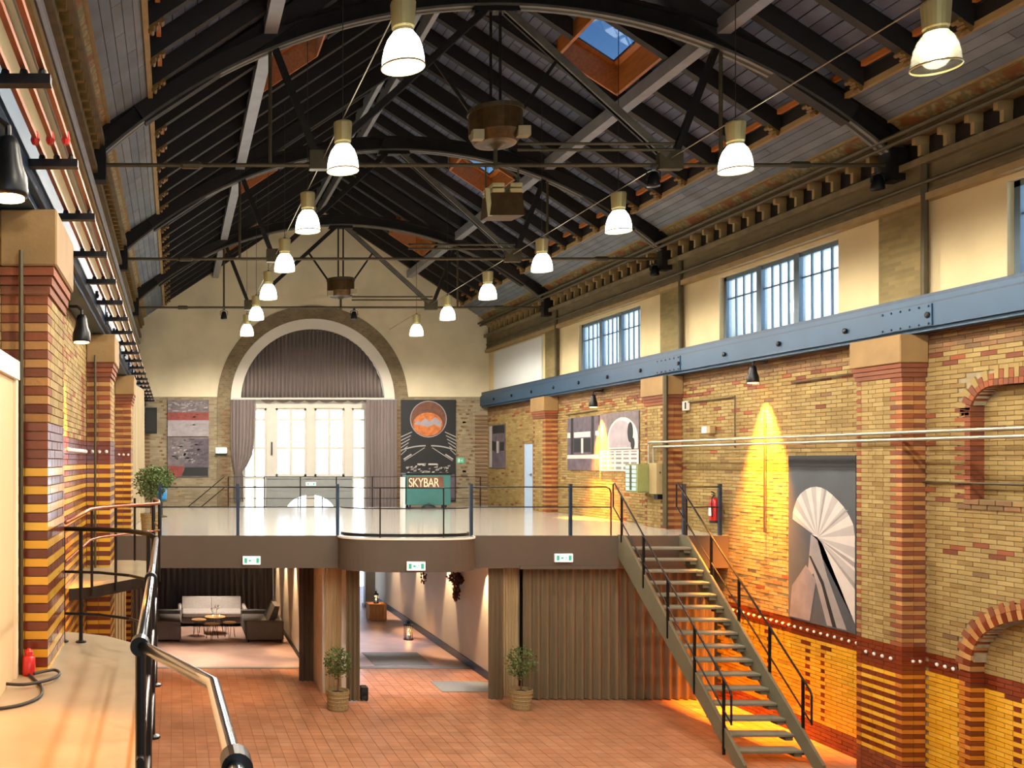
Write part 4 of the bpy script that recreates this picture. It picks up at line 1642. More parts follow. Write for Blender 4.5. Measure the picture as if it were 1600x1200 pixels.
# ---------------------------------------------------------------- crane beams
def crane_beam(sg, label):
    mx = lambda x: mirror(x, sg)
    t = thing('crane_beam', label, 'steel beam', (mx(10.5), 13, 6.51), 'blue crane beams')

    def bx(x0, x1, y0, y1, z0, z1):
        a, b = sorted((mx(x0), mx(x1)))
        return (a, b, y0, y1, z0, z1)
    MB().box(*bx(10.45, 10.74, YB + .1, YE - .15, 6.56, 6.88)).build('web_plate', M['steel_blue'], t)
    MB().box(*bx(10.50, 10.745, YB + .1, YE - .15, 6.51, 6.56)).build('lower_flange', M['steel_blue'], t)
    MB().box(*bx(10.50, 10.745, YB + .1, YE - .15, 6.91, 6.98)).build('upper_flange', M['steel_blue'], t)
    MB().box(*bx(10.50, 10.70, YB + .1, YE - .15, 6.98, 7.03)).build('crane_rail', M['iron_blue'], t)
    MB().box(*bx(10.47, 10.72, YB + .1, YE - .15, 6.88, 6.91)).build('groove', M['iron_blue'], t)
    for Y in TR[1:]:
        if Y > 21:
            continue
        pl = MB().box(*bx(10.435, 10.455, Y - .95, Y + .02 if sg < 0 else Y - .4, 6.57, 6.87)).build('splice_plate', M['steel_blue'], t)
        rv = MB()
        for i in range(6):
            for z in (6.60, 6.84):
                rv.lathe((mx(10.432), Y - .9 + i * .17, z), [(.018, 0), (.012, sg * .012)], 6, axis='x')
        rv.build('rivets', M['iron_blue'], pl)
    y = 11.5
    while y < YE - 1:
        MB().lathe((mx(10.45), y, 6.72), [(.045, 0), (.045, sg * .03), (.02, sg * .04)], 8, axis='x').build('bolt', M['iron_black'], t)
        y += 1.62
    return t


crane_beam(-1, 'long blue steel crane beam running along the right wall')
crane_beam(1, 'blue steel crane beam along the left wall beneath the contact rails')

# contact rails along the left wall
cr_ = thing('contact_rails', 'three copper coloured contact rails on black brackets along the left wall', 'rails', (-.77, 15, 6.62))
for x in (-.865, -.77, -.675):
    MB().box(x - .014, x + .014, 1.0, YE - .4, 6.70, 6.735).build('rail', M['copper'], cr_)
y = 4.85
while y < YE - .5:
    MB().box(-.96, -.63, y - .035, y + .035, 6.62, 6.67).build('bracket', M['iron_black'], cr_)
    for x in (-.865, -.77, -.675):
        MB().lathe((x, y, 6.67), [(.026, 0), (.02, .03)], 8).build('insulator', M['iron_black'], cr_)
    y += 1.36
for x in (-.865, -.77, -.675):
    MB().lathe((x, 5.9, 6.70), [(.018, -.03), (.03, 0), (.018, .05)], 8).build('clamp', M['red'], cr_)
o = MB().tube([(XL + .06, -1, 8.72), (XL + .06, YE - .2, 8.72)], .05, 8).tube([(XL + .05, -1, 8.2), (XL + .05, YE - .2, 8.2)], .03, 8).build('wall_conduit', M['steel_pale'])
tag(o, 'pair of grey conduits running along the upper left wall', 'pipe')
for k, (z, r, x) in enumerate(((9.30, .035, 10.45), (9.38, .035, 10.38), (8.66, .03, 10.66))):
    o = MB().tube([(x, -1, z), (x, YE - .2, z)], r, 8).build('wall_conduit', M['pipe_dk'])
    tag(o, ['lower grey conduit along the right cornice', 'upper grey conduit along the right cornice', 'thin conduit along the brick band above the right windows'][k], 'pipe')


# ---------------------------------------------------------------- pendant lamps
def make_lamp(x, y):
    Z = 8.48
    t = thing('pendant_lamp', 'lamp', 'pendant lamp', (x, y, Z), 'bell shaped pendant lamps in two rows')
    MB().lathe((x, y, Z), [(.115, .63), (.122, .61), (.108, .38), (.098, .36), (.098, .33), (.07, .325)], 20).build('housing', M['lamp_cap'], t, smooth=False)
    MB().lathe((x, y, Z), [(.205, 0), (.202, .02), (.196, .10), (.180, .18), (.150, .26), (.10, .33)], 28, cap=False).lathe((x, y, Z), [(.199, .004), (.190, .10), (.174, .18), (.144, .255), (.0001, .32)], 28, cap=False).build('shade', M['shade'], t, smooth=True)
    MB().lathe((x, y, Z), [(.203, -.006), (.211, 0), (.209, .012), (.2, .012), (.203, -.006)], 28, cap=False).build('shade_rim', M['lamp_cap'], t)
    b = MB().ball((x, y, Z + .17), .06, sz=1.4).build('bulb', M['bulb'], t, smooth=True)
    MB().tube([(x, y, Z + .63), (x, y, rz_(abs(x - XC), -.2))], .006, 5).build('cable', M['cable'], t)
    MB().lathe((x, y, Z + .62), [(.03, 0), (.02, .05)], 8).build('cable_gland', M['cable'], t)
    L = bpy.data.lights.new('lamp_light', 'SPOT')
    L.spot_size = math.radians(176)
    L.spot_blend = .3
    L.energy = LAMP_W
    L.color = lin('FFF3E0')
    L.shadow_soft_size = .15
    lo = bpy.data.objects.new('lamp_light', L)
    COL.objects.link(lo)
    lo.parent = t
    lo.location = (0, 0, -.17)
    return t


LAMP_W = 360
nth = ['nearest', 'second', 'third', 'fourth', 'fifth', 'sixth', 'farthest']
proto = None
for r, x in enumerate((2.2, 7.32)):
    for i in range(-2, 7):  # negative indices are unseen lamps, added for their light
        y = 9.1 + 3.25 * i
        if proto is None:
            c = proto = make_lamp(x, y)
        else:
            c = copy_tree(proto, None, Vector((x, y, 8.48)))
        side = ('left', 'right')[r]
        if r == 1 and i == 0:            # its shade is clear enough to show the bulb
            for ch in c.children:
                if ch.name.startswith('shade') and 'rim' not in ch.name:
                    ch.data = ch.data.copy()
                    ch.data.materials[0] = M['clear_shade']
                if ch.name.startswith('bulb'):
                    ch.scale = (2.2, 2.2, 1.5)
                    ch.location.z += -.07
        c['label'] = ('%s glowing bell pendant lamp in the %s row' % (nth[i], side)) if i >= 0 else 'unseen bell pendant lamp added for light to the %s row, hanging %s the viewer' % (side, 'just before' if i == -1 else 'beside')
    if r == 1:
        pass
    o = MB().tube([(x, -2, 9.16), (x, YE - .3, 9.16)], .008, 5).build('lamp_wire', M['pipe'])
    tag(o, 'thin supply wire stretched above the %s row of pendant lamps' % ('left', 'right')[r], 'wire')

# ================================================================ LIGHTS ON THE WALLS AND UNDER THE MEZZANINE
def spot(parent, loc, target, w, col, size=.06, angle=60, blend=.6):
    L = bpy.data.lights.new('spot_light', 'SPOT')
    L.energy = w
    L.color = lin(col)
    L.spot_size = math.radians(angle)
    L.spot_blend = blend
    L.shadow_soft_size = size
    o = bpy.data.objects.new('spot_light', L)
    COL.objects.link(o)
    o.parent = parent
    o.location = Vector(loc) - wl(parent)
    o.rotation_euler = (Vector(target) - Vector(loc)).to_track_quat('-Z', 'Y').to_euler()
    return o


def wall_lamp(sg, y, z, label, w=260, out=.2, down=.8, ang=60, wide=52):
    XW = XR if sg < 0 else XL
    X = XW + sg * out
    t = thing('wall_lamp', label, 'wall lamp', (X, y, z), 'dark bell wall lamps')
    MB().lathe((X, y, z), [(.10, 0), (.105, .02), (.10, .10), (.075, .17), (.06, .26), (.045, .30), (.03, .31)], 16).build('shade', M['iron_black'], t, smooth=True)
    MB().lathe((X, y, z - .012), [(.085, 0), (.085, .01)], 16).build('lamp_face', M['warm_bulb'], t)
    MB().tube([(X, y, z + .3), (X, y, z + .36), (X - sg * .05, y, z + .4), (XW - sg * .02, y, z + .4)], .018, 8).build('arm', M['iron_black'], t)
    MB().lathe((XW, y, z + .4), [(.06, 0), (.05, sg * .02)], 12, axis='x').build('wall_plate', M['iron_black'], t)
    spot(t, (X, y, z - .04), (XW, y, z - 1.9), w, 'FF9420', .05, wide, .9)
    spot(t, (X, y, z - .05), (X + sg * .12, y, z - 4), w * down, 'FF9A28', .05, ang, .6)
    return t


wall_lamp(-1, 17.2, 6.12, 'dark wall lamp throwing orange light beside the spiral stair poster', 14000, .24, .24, 30)
wall_lamp(-1, 23.75, 6.05, 'dark wall lamp throwing orange light between the two black and white photographs', 8000, .24, .12, 34)
wall_lamp(1, 10.75, 6.05, 'dark wall lamp between the two nearest left pilasters', 1500, .2, .3)
wall_lamp(1, 4.85, 6.05, 'wall lamp at the left edge of the picture above the cream door lining', 220, .4, 1.3, 44, 110)


def downlight(x, y, tx, label, w=60, col='FFD2A0', ang=80):
    t = thing('downlight', label, 'downlight', (x, y, 2.62), 'recessed downlights under the mezzanine')
    MB().lathe((x, y, 2.62), [(.06, 0), (.06, -.012), (.045, -.012), (.045, -.004)], 14).build('trim_ring', M['white'], t)
    MB().lathe((x, y, 2.612), [(.044, 0), (.044, .003)], 12).build('lamp_face', M['warm_bulb'], t)
    spot(t, (x, y, 2.58), (tx, y, 0), w, col, .03, ang, .6)
    return t


for i, y in enumerate((21.4, 23.4, 25.4, 27.4)):
    downlight(2.78, y, 3.16, '%s downlight along the lounge partition' % ['first', 'second', 'third', 'fourth'][i], 260, 'FFD2A0', 46)
for i, y in enumerate((20.4, 23.2, 26.0, 28.8)):
    downlight(6.53, y, 6.91, '%s downlight along the corridor wall' % ['first', 'second', 'third', 'fourth'][i], 260, 'FFD2A0', 46)
for i, (x, y) in enumerate(((1.1, 26.7), (1.4, 22.5), (-.3, 22.5), (4.9, 20.5), (4.9, 24.5))):  # first one added to brighten the sofa, last two to brighten the corridor
    downlight(x, y, x, ['downlight added before the sofa to brighten it', 'downlight in the middle of the lounge', 'downlight at the left of the lounge', 'cool downlight added to brighten the corridor mouth', 'cool downlight added to brighten the corridor halfway down'][i], [300, 300, 300, 260, 260][i], ['FFE8D2', 'FFE8D2', 'FFE8D2', 'F2EEFF', 'E6EAFF'][i])
for i, x in enumerate((.6, 4.5)):
    downlight(x, 19.3, x, ['downlight behind the fascia before the lounge', 'downlight behind the fascia before the corridor'][i], 200, 'FFD0A0')


# ================================================================ SIGNS
def flat(pts, fn, a, b):
    return MB().prism(pts, fn, a, b)


def exit_sign(x, y, z, label, w=.35, h=.17):
    t = thing('exit_sign', label, 'exit sign', (x, y, z - h / 2), 'lit emergency exit signs')
    MB().cbox(x - w / 2, x + w / 2, y - .05, y, z - h / 2, z + h / 2, .008).build('housing', M['white'], t)
    yf = y - .056
    MB().box(x - w / 2 + .012, x + w / 2 - .012, yf, yf + .005, z - h / 2 + .012, z + h / 2 - .012).build('lit_panel', M['sign_glow'], t)
    g = MB()
    # two door panels with arrows and a running figure
    u = h / .17
    yq = yf - .003

    def P(pts, ox):
        g.prism([(x + ox + a * u, z + b * u) for a, b in pts], XZ, yq, yq + .002)
    P([(-.145, -.05), (-.085, -.05), (-.085, .05), (-.145, .05)], 0)
    P([(.085, -.05), (.145, -.05), (.145, .05), (.085, .05)], 0)
    P([(-.07, 0), (-.03, .035), (-.03, .013), (.0, .013), (.0, -.013), (-.03, -.013), (-.03, -.035)], 0)
    for (a, b) in (((.035, .04), (.05, .055)), ((.03, .03), (.05, .0)), ((.03, -.005), (.015, -.05)), ((.045, 0), (.065, -.045)), ((.025, .02), (.01, .0)), ((.05, .02), (.07, .01))):
        g.bar((x + a[0] * u, yq, z + a[1] * u), (x + b[0] * u, yq, z + b[1] * u), .003, .014 * u)
    g.build('pictogram', M['sign_green'], t)
    return t


exit_sign(1.5, YM0 - .002, 2.77, 'lit exit sign on the fascia above the lounge')
exit_sign(4.5, 17.652, 2.74, 'lit exit sign on the rounded balcony front')
exit_sign(7.54, YM0 - .002, 2.82, 'lit exit sign on the fascia above the long curtain', .36)
exit_sign(4.72, YE + .22, 3.9, 'small lit exit sign over the entrance fanlight', .36, .14)
t = thing('green_sign', 'small green emergency sign on the far wall beside the tall dark poster', 'sign', (9.82, YE - .02, 4.62))
MB().box(9.70, 9.94, YE - .03, YE - .01, 4.62, 4.80).build('plate', M['sign_green'], t)
MB().box(9.73, 9.80, YE - .034, YE - .03, 4.65, 4.77).prism([(9.83, 4.71), (9.88, 4.76), (9.88, 4.66)], XZ, YE - .034, YE - .03).build('pictogram', M['white'], t)


# ================================================================ POSTERS AND PICTURES
def pr(name, sr, rough=.6, var=.05, scale=4):
    return mat(name, sr, rough, var=var, scale=scale)


M['p_dark2'] = pr('print_dark_violet', '46404A', var=.2)
M['p_slate'] = pr('print_slate', '454C52', var=.15, scale=2)
M['p_dark'] = pr('print_near_black', '1B1E22')
M['p_grey'] = pr('print_grey', '77757A', var=.15)
M['p_lt'] = pr('print_light_grey', 'A9A5A3', var=.06)
M['p_wh'] = pr('print_white', 'C6C1BC', var=.05)
M['p_mid'] = pr('print_mid_grey', '8F8A88', var=.1)
M['p_brown'] = pr('print_brown', '6A4434', var=.3, scale=6)
M['p_orange'] = pr('print_orange', 'C0703A', var=.4, scale=7)
M['p_mauve'] = pr('print_mauve_grey', '6E6468', var=.35, scale=5)
M['p_violet'] = pr('print_violet_grey', '58505C', var=.3, scale=5)
M['p_red'] = pr('print_dull_red', '8A3A36', var=.25, scale=6)
M['p_pale'] = pr('print_pale_lilac', '9C959C', var=.15, scale=4)


class Poster:
    """printed sheet on a wall; (a, b) run 0..1 from left to right and bottom to top as one looks at it"""
    def __init__(s, name, label, o, du, dv, nrm, base, cat='poster'):
        s.o, s.du, s.dv, s.n = Vector(o), Vector(du), Vector(dv), Vector(nrm)
        c = s.o + s.du * .5
        s.t = thing(name, label, cat, c)
        s.k = 0
        s.poly('sheet', [(0, 0), (1, 0), (1, 1), (0, 1)], base, -.022, .0)

    def poly(s, name, pts, mt, d0=None, d1=None, parent=None):
        if d0 is None:
            s.k += 1
            d0, d1 = 0.0, .0012 + .0004 * s.k
        MB().prism(pts, lambda a, b, t: s.o + s.du * a + s.dv * b + s.n * t, d0, d1).build(name, mt, s.t)

    def multi(s, name, polys, mt):
        s.k += 1
        mb = MB()
        for pts in polys:
            mb.prism(pts, lambda a, b, t: s.o + s.du * a + s.dv * b + s.n * t, 0, .0012 + .0004 * s.k)
        mb.build(name, mt, s.t)


def ell(cx, cy, rx, ry, n=28, a0=0, a1=2 * PI):
    return [(cx + rx * math.cos(a0 + (a1 - a0) * i / n), cy + ry * math.sin(a0 + (a1 - a0) * i / n)) for i in range(n if a1 - a0 > 6 else n + 1)]


XP = XR - .028
# spiral stair photograph
p = Poster('wall_poster', 'tall grey photograph of a white spiral stair on the right brick wall', (XP, 16.53, 1.97), (0, -1.63, 0), (0, 0, 2.82), (-1, 0, 0), M['p_slate'])
p.poly('print', [(0, .93), (1, .93), (1, 1), (0, 1)], M['p_dark'])
fan = [(.07, .61), (.075, .65), (.10, .69), (.14, .735), (.20, .77), (.28, .795), (.36, .81), (.44, .815), (.52, .81), (.60, .795), (.68, .77), (.76, .74), (.84, .705), (.91, .66), (.97, .61), (.99, .55), (.99, .485), (.99, .42), (.99, .35), (.99, .26)]
cc = (.46, .515)
p.multi('stair_treads', [[cc, fan[i], fan[i + 1]] for i in range(0, len(fan) - 1, 2)], M['p_lt'])
p.multi('stair_treads', [[cc, fan[i], fan[i + 1]] for i in range(1, len(fan) - 1, 2)], M['p_wh'])
p.poly('stair_string', [(.36, .53), (.48, .53), (.60, .38), (.99, .06), (.99, .26), cc], M['p_wh'])
p.poly('stair_string', [(.36, .53), (.46, .50), (.60, .30), (.88, .01), (.60, .01), (.40, .30), (.30, .25)], M['p_mid'])
p.poly('shadow_band', [(.02, .01), (.34, .01), (.44, .26), (.28, .34), (.06, .2)], M['p_grey'])
p.poly('hand_line', [(.33, .40), (.36, .40), (.55, .26), (.74, .01), (.68, .01), (.52, .24)], M['p_dark'])
p.multi('stair_treads', [[cc, (.99, .40), (.99, .37)], [cc, (.99, .28), (.99, .25)], [cc, (.90, .69), (.86, .69)], [cc, (.59, .80), (.56, .80)]], M['p_mid'])
# two photographs further along
p = Poster('wall_photograph', 'dark photograph of columns, the left of the pair beside the lit wall lamp', (XP, 25.82, 4.45), (0, -1.9, 0), (0, 0, 1.4), (-1, 0, 0), M['p_violet'])
p.multi('print', [[(0, .22), (1, .22), (1, .29), (0, .29)], [(0, .62), (.1, .62), (.1, .72), (0, .72)], [(.22, .62), (.75, .62), (.75, .72), (.22, .72)], [(.9, .64), (1, .64), (1, .72), (.9, .72)], [(.46, .32), (.52, .32), (.52, .6), (.46, .6)]], M['p_wh'])
p.multi('print', [[(.12, .30), (.2, .30), (.2, 1), (.12, 1)], [(.78, .3), (.86, .3), (.86, 1), (.78, 1)], [(.22, .34), (.44, .34), (.44, .6), (.22, .6)], [(.54, .34), (.76, .34), (.76, .6), (.54, .6)]], M['p_dark'])
p = Poster('wall_photograph', 'photograph of a pale arched vault, the right of the pair beside the lit wall lamp', (XP, 23.86, 4.45), (0, -2.0, 0), (0, 0, 1.42), (-1, 0, 0), M['p_mauve'])
p.poly('print', [(.22, .38)] + [(.60 - .38 * math.cos(PI * i / 20), .55 + .36 * math.sin(PI * i / 20)) for i in range(21)] + [(.98, .38)], M['p_wh'])
p.poly('print', [(.25, .4), (.25, .55)] + [(.56 - .3 * math.cos(PI * i / 20), .58 + .28 * math.sin(PI * i / 20)) for i in range(21)] + [(.85, .4)], M['p_pale'])
p.poly('print', ell(.80, .65, .07, .17), M['p_dark'])
p.poly('print', ell(.86, .46, .05, .1), M['p_dark'])
p.poly('print', [(0, 0), (1, 0), (1, .36), (0, .36)], M['p_wh'])
rows = []
for i, b in enumerate((.03, .12, .20, .27, .32)):
    for j in range(5):
        rows.append([(.06 + j * .19, b), (.2 + j * .19, b), (.2 + j * .19, b + .045 - .006 * i), (.06 + j * .19, b + .045 - .006 * i)])
p.multi('print', rows, M['p_grey'])
p = Poster('wall_photograph', 'narrow dark photograph at the far end of the right wall', (XP, 32.25, 4.45), (0, -1.55, 0), (0, 0, 1.45), (-1, 0, 0), M['p_violet'])
p.multi('print', [[(.02, .02), (.2, .02), (.2, .98), (.02, .98)], [(.5, .35), (.62, .35), (.62, .62), (.5, .62)]], M['p_lt'])
p.multi('print', [[(.25, .8), (.98, .8), (.98, .98), (.25, .98)], [(.7, .4), (.95, .4), (.95, .6), (.7, .6)], [(.2, .42), (.45, .38), (.45, .6), (.2, .64)]], M['p_dark'])
# tall dark poster on the far wall
YP = YE - .06
p = Poster('wall_poster', 'tall dark poster with an amber disc above white roof lines on the far wall', (7.77, YP, 3.3), (1.88, 0, 0), (0, 0, 3.49), (0, -1, 0), M['p_dark'])
ln = []
for s in (-1, 1):
    for k in range(6):
        a0, b0 = .5 + s * (.30 + .02 * k), .66 - .035 * k + .02
        ln.append([(a0, b0), (a0, b0 + .008), (.5 + s * .5, b0 - .04), (.5 + s * .5, b0 - .05)])
    arcp = [(.5 + s * (.05 + .45 * i / 8), .555 - .045 * (i / 8) ** 2) for i in range(9)]
    ln.append(arcp + [(a, b - .012) for a, b in arcp[::-1]])
    ln.append([(.5 + s * .06, .53), (.5 + s * .08, .53), (.5 + s * .45, .40), (.5 + s * .43, .40)])
    ln.append([(.5 + s * .30, .46), (.5 + s * .32, .47), (.5 + s * .46, .42), (.5 + s * .44, .41)])
p.multi('print', ln, M['p_lt'])
p.poly('print', ell(.5, .81, .335, .18), M['p_pale'])
p.poly('print', ell(.5, .81, .32, .172), M['p_brown'])
p.poly('print', ell(.49, .76, .27, .115), M['p_orange'])
p.poly('print', [(.24, .76), (.30, .80), (.36, .78), (.44, .82), (.52, .79), (.62, .83), (.74, .78), (.72, .73), (.6, .76), (.48, .73), (.38, .75)], M['p_pale'])
def scatter(R, n, a0, a1, b0, b1, sa, sb):
    out = []
    for _ in range(n):
        a, b = R.uniform(a0, a1), R.uniform(b0, b1)
        w, h = R.uniform(.4, 1) * sa, R.uniform(.4, 1) * sb
        out.append([(max(.005, a - w), b - h), (min(.995, a + w * .8), b - h * .7), (min(.995, a + w), b + h), (max(.005, a - w * .7), b + h * .6)])
    return out


R = random.Random(21)
p.multi('print', [[(.02, .02), (.98, .02), (.98, .27), (.02, .27)]], M['p_violet'])
p.multi('print', scatter(R, 34, .06, .94, .2, .37, .04, .014), M['p_mid'])
p.multi('print', scatter(R, 26, .06, .94, .22, .36, .03, .008), M['p_wh'])
p.multi('print', scatter(R, 22, .06, .94, .18, .35, .03, .012), M['p_dark'])
p.multi('print', [[(.3, .36), (.42, .36), (.42, .375), (.3, .375)], [(.5, .36), (.66, .36), (.66, .375), (.5, .375)]], M['p_wh'])
# two pictures on the far wall, left
p = Poster('wall_picture', 'upper mauve and red abstract picture on the far wall', (-.22, YP, 5.54), (1.41, 0, 0), (0, 0, 1.25), (0, -1, 0), M['p_pale'], 'picture')
p.poly('print', [(0, .62), (1, .62), (1, 1), (0, 1)], M['p_mauve'])
p.poly('print', [(0, .44), (1, .44), (1, .66), (0, .66)], M['p_red'])
p.multi('print', scatter(R, 26, .04, .96, .5, .64, .05, .02), M['p_brown'])
p.multi('print', scatter(R, 30, .04, .96, .68, .96, .07, .03), M['p_pale'])
p.multi('print', scatter(R, 14, .04, .96, .72, .95, .05, .02), M['p_violet'])
p.multi('print', scatter(R, 18, .04, .96, .05, .4, .08, .02), M['p_mid'])
p = Poster('wall_picture', 'lower dark violet abstract picture on the far wall', (-.22, YP, 4.15), (1.41, 0, 0), (0, 0, 1.36), (0, -1, 0), M['p_mauve'], 'picture')
p.poly('print', [(.35, .2), (1, .2), (1, .95), (.6, .95)], M['p_violet'])
p.poly('print', [(.02, .02), (.34, .02), (.4, .26), (.02, .28)], M['p_red'])
p.poly('print', [(.34, .02), (.98, .02), (.98, .24), (.42, .24)], M['p_dark'])
p.multi('print', scatter(R, 40, .05, .6, .34, .95, .07, .03), M['p_grey'])
p.multi('print', scatter(R, 16, .1, .5, .42, .75, .05, .03), M['p_pale'])
p.multi('print', scatter(R, 26, .45, .97, .3, .95, .07, .03), M['p_dark2'])
p.multi('print', scatter(R, 8, .55, .75, .35, .6, .03, .02), M['p_mid'])

# ================================================================ THINGS ON THE RIGHT WALL
t = thing('electrical_cabinet', 'olive electrical cabinet with ribbed side coloured as daylit on the middle right pilaster', 'cabinet', (10.2, 20.6, 4.0))
MB().cbox(9.99, 10.40, 20.42, 20.98, 4.01, 4.63, .012).build('body', M['green_box'], t)
MB().cbox(10.02, 10.39, 20.40, 20.42, 4.04, 4.60, .004).build('door', M['green_box'], t)
for i in range(6):
    z = 4.05 + i * .095
    MB().box(9.978, 9.99, 20.47, 20.93, z, z + .075).build('rib', M['daylit_rib'], t)  # pale blue of the daylight on this side put into the rib colour
MB().box(9.97, 9.978, 20.66, 20.74, 4.06, 4.6).build('strap', M['pipe_dk'], t)
t = thing('junction_box', 'beige junction box beside the olive electrical cabinet', 'box', (10.33, 20.2, 4.0))
MB().cbox(10.22, 10.405, 20.08, 20.39, 3.99, 4.65, .008).build('body', M['beige_box'], t)
MB().lathe((10.3, 20.075, 4.45), [(.02, 0), (.02, -.012)], 8, axis='y').build('lock', M['pipe_dk'], t)
MB().box(10.26, 10.4, 20.1, 20.25, 3.88, 3.99).build('cable_gland', M['iron_black'], t)
for k, z in enumerate((5.1, 5.0)):
    o = MB().tube([(10.33, 8.0, z), (10.33, 20.6 - .2 * k, z), (10.33, 20.62 - .2 * k, z - .05), (10.33, 20.62 - .2 * k, 4.62)], .024, 8).build('wall_pipe', M['pipe'])
    tag(o, ['upper', 'lower'][k] + ' galvanised pipe running along the right wall into the cabinets', 'pipe')
for k, (pts, r, lab) in enumerate((
        ([(10.715, 20.0, 5.92), (10.715, 18.15, 5.92)], .014, 'thin dark cable left of the brightest wall lamp'),
        ([(10.715, 16.4, 6.05), (10.715, 14.5, 6.08)], .014, 'thin dark cable right of the brightest wall lamp'),
        ([(10.715, 18.1, 5.95), (10.715, 18.1, 4.95)], .012, 'thin vertical cable above the fire extinguisher'),
        ([(10.715, 17.2, 5.6), (10.715, 17.2, 3.4)], .016, 'vertical conduit below the brightest wall lamp'),
        ([(10.715, 14.8, 4.40), (10.715, 8.5, 4.40)], .016, 'thin dark cable crossing the wall below the blind niche'),
        ([(10.36, 19.98, 3.3), (10.36, 19.98, 6.5)], .05, 'dark drain pipe on the near side of the middle right pilaster'),
        ([(10.715, 25.9, 5.95), (10.715, 24.0, 5.98)], .014, 'thin cable left of the farther wall lamp'))):
    o = MB().tube(pts, r, 6).build('wall_cable', M['pipe_dk'])
    tag(o, lab, 'cable')
t = thing('fire_extinguisher', 'red fire extinguisher hanging on the brick wall at the stair head', 'fire extinguisher', (10.62, 18.62, 3.48))
c = (10.62, 18.62, 3.48)
MB().lathe(c, [(.06, 0), (.085, .02), (.088, .05), (.088, .40), (.075, .46), (.035, .50)], 18).build('cylinder', M['red'], t, smooth=True)
MB().lathe(c, [(.0885, .0), (.09, .0), (.09, .05), (.0885, .05)], 18).build('foot_ring', M['black'], t)
MB().lathe(c, [(.025, .49), (.025, .56), (.015, .58)], 10).build('valve', M['chrome'], t)
MB().bar((10.62, 18.62, 4.06), (10.52, 18.55, 4.10), .02, .02).bar((10.62, 18.62, 4.03), (10.53, 18.56, 4.04), .02, .015).build('handle', M['black'], t)
MB().tube([(10.6, 18.6, 4.02), (10.52, 18.53, 3.98), (10.51, 18.52, 3.8), (10.53, 18.54, 3.6)], .011, 6).build('hose', M['black'], t)
MB().box(10.53, 10.535, 18.575, 18.665, 3.62, 3.8).build('label_plate', M['white'], t)
t = thing('emergency_light', 'small pale emergency light box high on the wall above the stair head', 'light', (10.68, 18.9, 5.24))
MB().cbox(10.62, 10.74, 18.78, 19.06, 5.24, 5.40, .01).build('housing', M['beige_box'], t)
MB().box(10.612, 10.62, 18.9, 19.05, 5.26, 5.38).build('lens', M['sign_glow'], t)
t = thing('alarm_sounder', 'small white alarm box beside the middle right pilaster', 'alarm', (10.7, 19.8, 5.75))
MB().cbox(10.66, 10.74, 19.72, 19.88, 5.75, 5.95, .01).build('body', M['white'], t)
MB().box(10.65, 10.66, 19.72, 19.76, 5.78, 5.92).build('grille', M['black'], t)
# pale door
t = thing('door_2', 'narrow pale blue door in the right wall between far pilaster and photographs', 'door', (XR, 28.55, ZM), kind='structure')
MB().box(XR - .05, XR, 28.22, 28.92, ZM, 5.22).build('door_leaf', M['door_blue'], t)
MB().box(XR - .07, XR, 28.15, 28.22, ZM, 5.3).box(XR - .07, XR, 28.92, 28.99, ZM, 5.3).box(XR - .07, XR, 28.15, 28.99, 5.22, 5.3).build('door_frame', M['stone'], t)
MB().box(XR - .09, XR - .05, 28.3, 28.36, 4.25, 4.32).tube([(XR - .09, 28.33, 4.28), (XR - .09, 28.45, 4.28)], .01, 6).build('door_handle', M['chrome'], t)

# ================================================================ THINGS AT THE FAR END
t = thing('wall_monitor', 'dark monitor on a bracket at the left end of the far wall', 'monitor', (-.8, YE - .3, 5.6))
MB().cbox(-.98, -.58, YE - .5, YE - .38, 5.62, 6.5, .01).build('case', M['iron_black'], t)
MB().box(-.94, -.62, YE - .505, YE - .5, 5.7, 6.42).build('screen', M['black'], t)
MB().box(-.84, -.72, YE - .38, YE, 5.95, 6.1).build('bracket', M['iron_black'], t)
t = thing('wall_sconce', 'lit white wall light beside the left window drape on the far wall', 'wall light', (1.62, YE - .05, 4.9))
MB().cbox(1.43, 1.80, YE - .12, YE - .02, 4.96, 5.15, .01).build('lit_cover', M['sign_glow'], t)
MB().box(1.42, 1.81, YE - .13, YE, 4.90, 4.96).build('base', M['iron_black'], t)

# bar counter on castors
t = thing('bar_counter', 'teal mobile bar counter with cream lettering at the back of the mezzanine', 'bar counter', (7.76, 29.0, ZM))
MB().cbox(7.09, 8.43, 28.85, 29.4, ZM + .10, 4.28, .015).build('body', M['teal'], t)
MB().cbox(7.05, 8.47, 28.82, 29.43, 4.28, 4.33, .01).build('counter_top', M['iron_black'], t)
for x in (7.2, 8.3):
    for y in (28.95, 29.3):
        MB().lathe((x, y, ZM + .05), [(.05, -.02), (.05, .02)], 12, axis='x').build('castor', M['black'], t)
        MB().box(x - .03, x + .03, y - .02, y + .02, ZM + .05, ZM + .11).build('castor_fork', M['chrome'], t)
MB().box(7.12, 8.20, 28.838, 28.85, 3.86, 4.22).build('lettering_panel', M['p_brown'], t)
cu = bpy.data.curves.new('lettering', 'FONT')
cu.body = 'SKYBAR'
cu.size = .38
cu.extrude = .006
cu.space_character = .92
tmp = bpy.data.objects.new('tmp_lettering', cu)
COL.objects.link(tmp)
bpy.context.view_layer.update()
me = bpy.data.meshes.new_from_object(tmp.evaluated_get(bpy.context.evaluated_depsgraph_get()))
bpy.data.objects.remove(tmp)
xs = [v.co.x for v in me.vertices]
ys = [v.co.y for v in me.vertices]
kx, ky = .92 / (max(xs) - min(xs)), .27 / (max(ys) - min(ys))
o0 = wl(t)
for v in me.vertices:
    a, b, c_ = v.co
    v.co = (7.15 + (a - min(xs)) * kx - o0.x, 28.832 - c_ - o0.y, 3.905 + (b - min(ys)) * ky - o0.z)
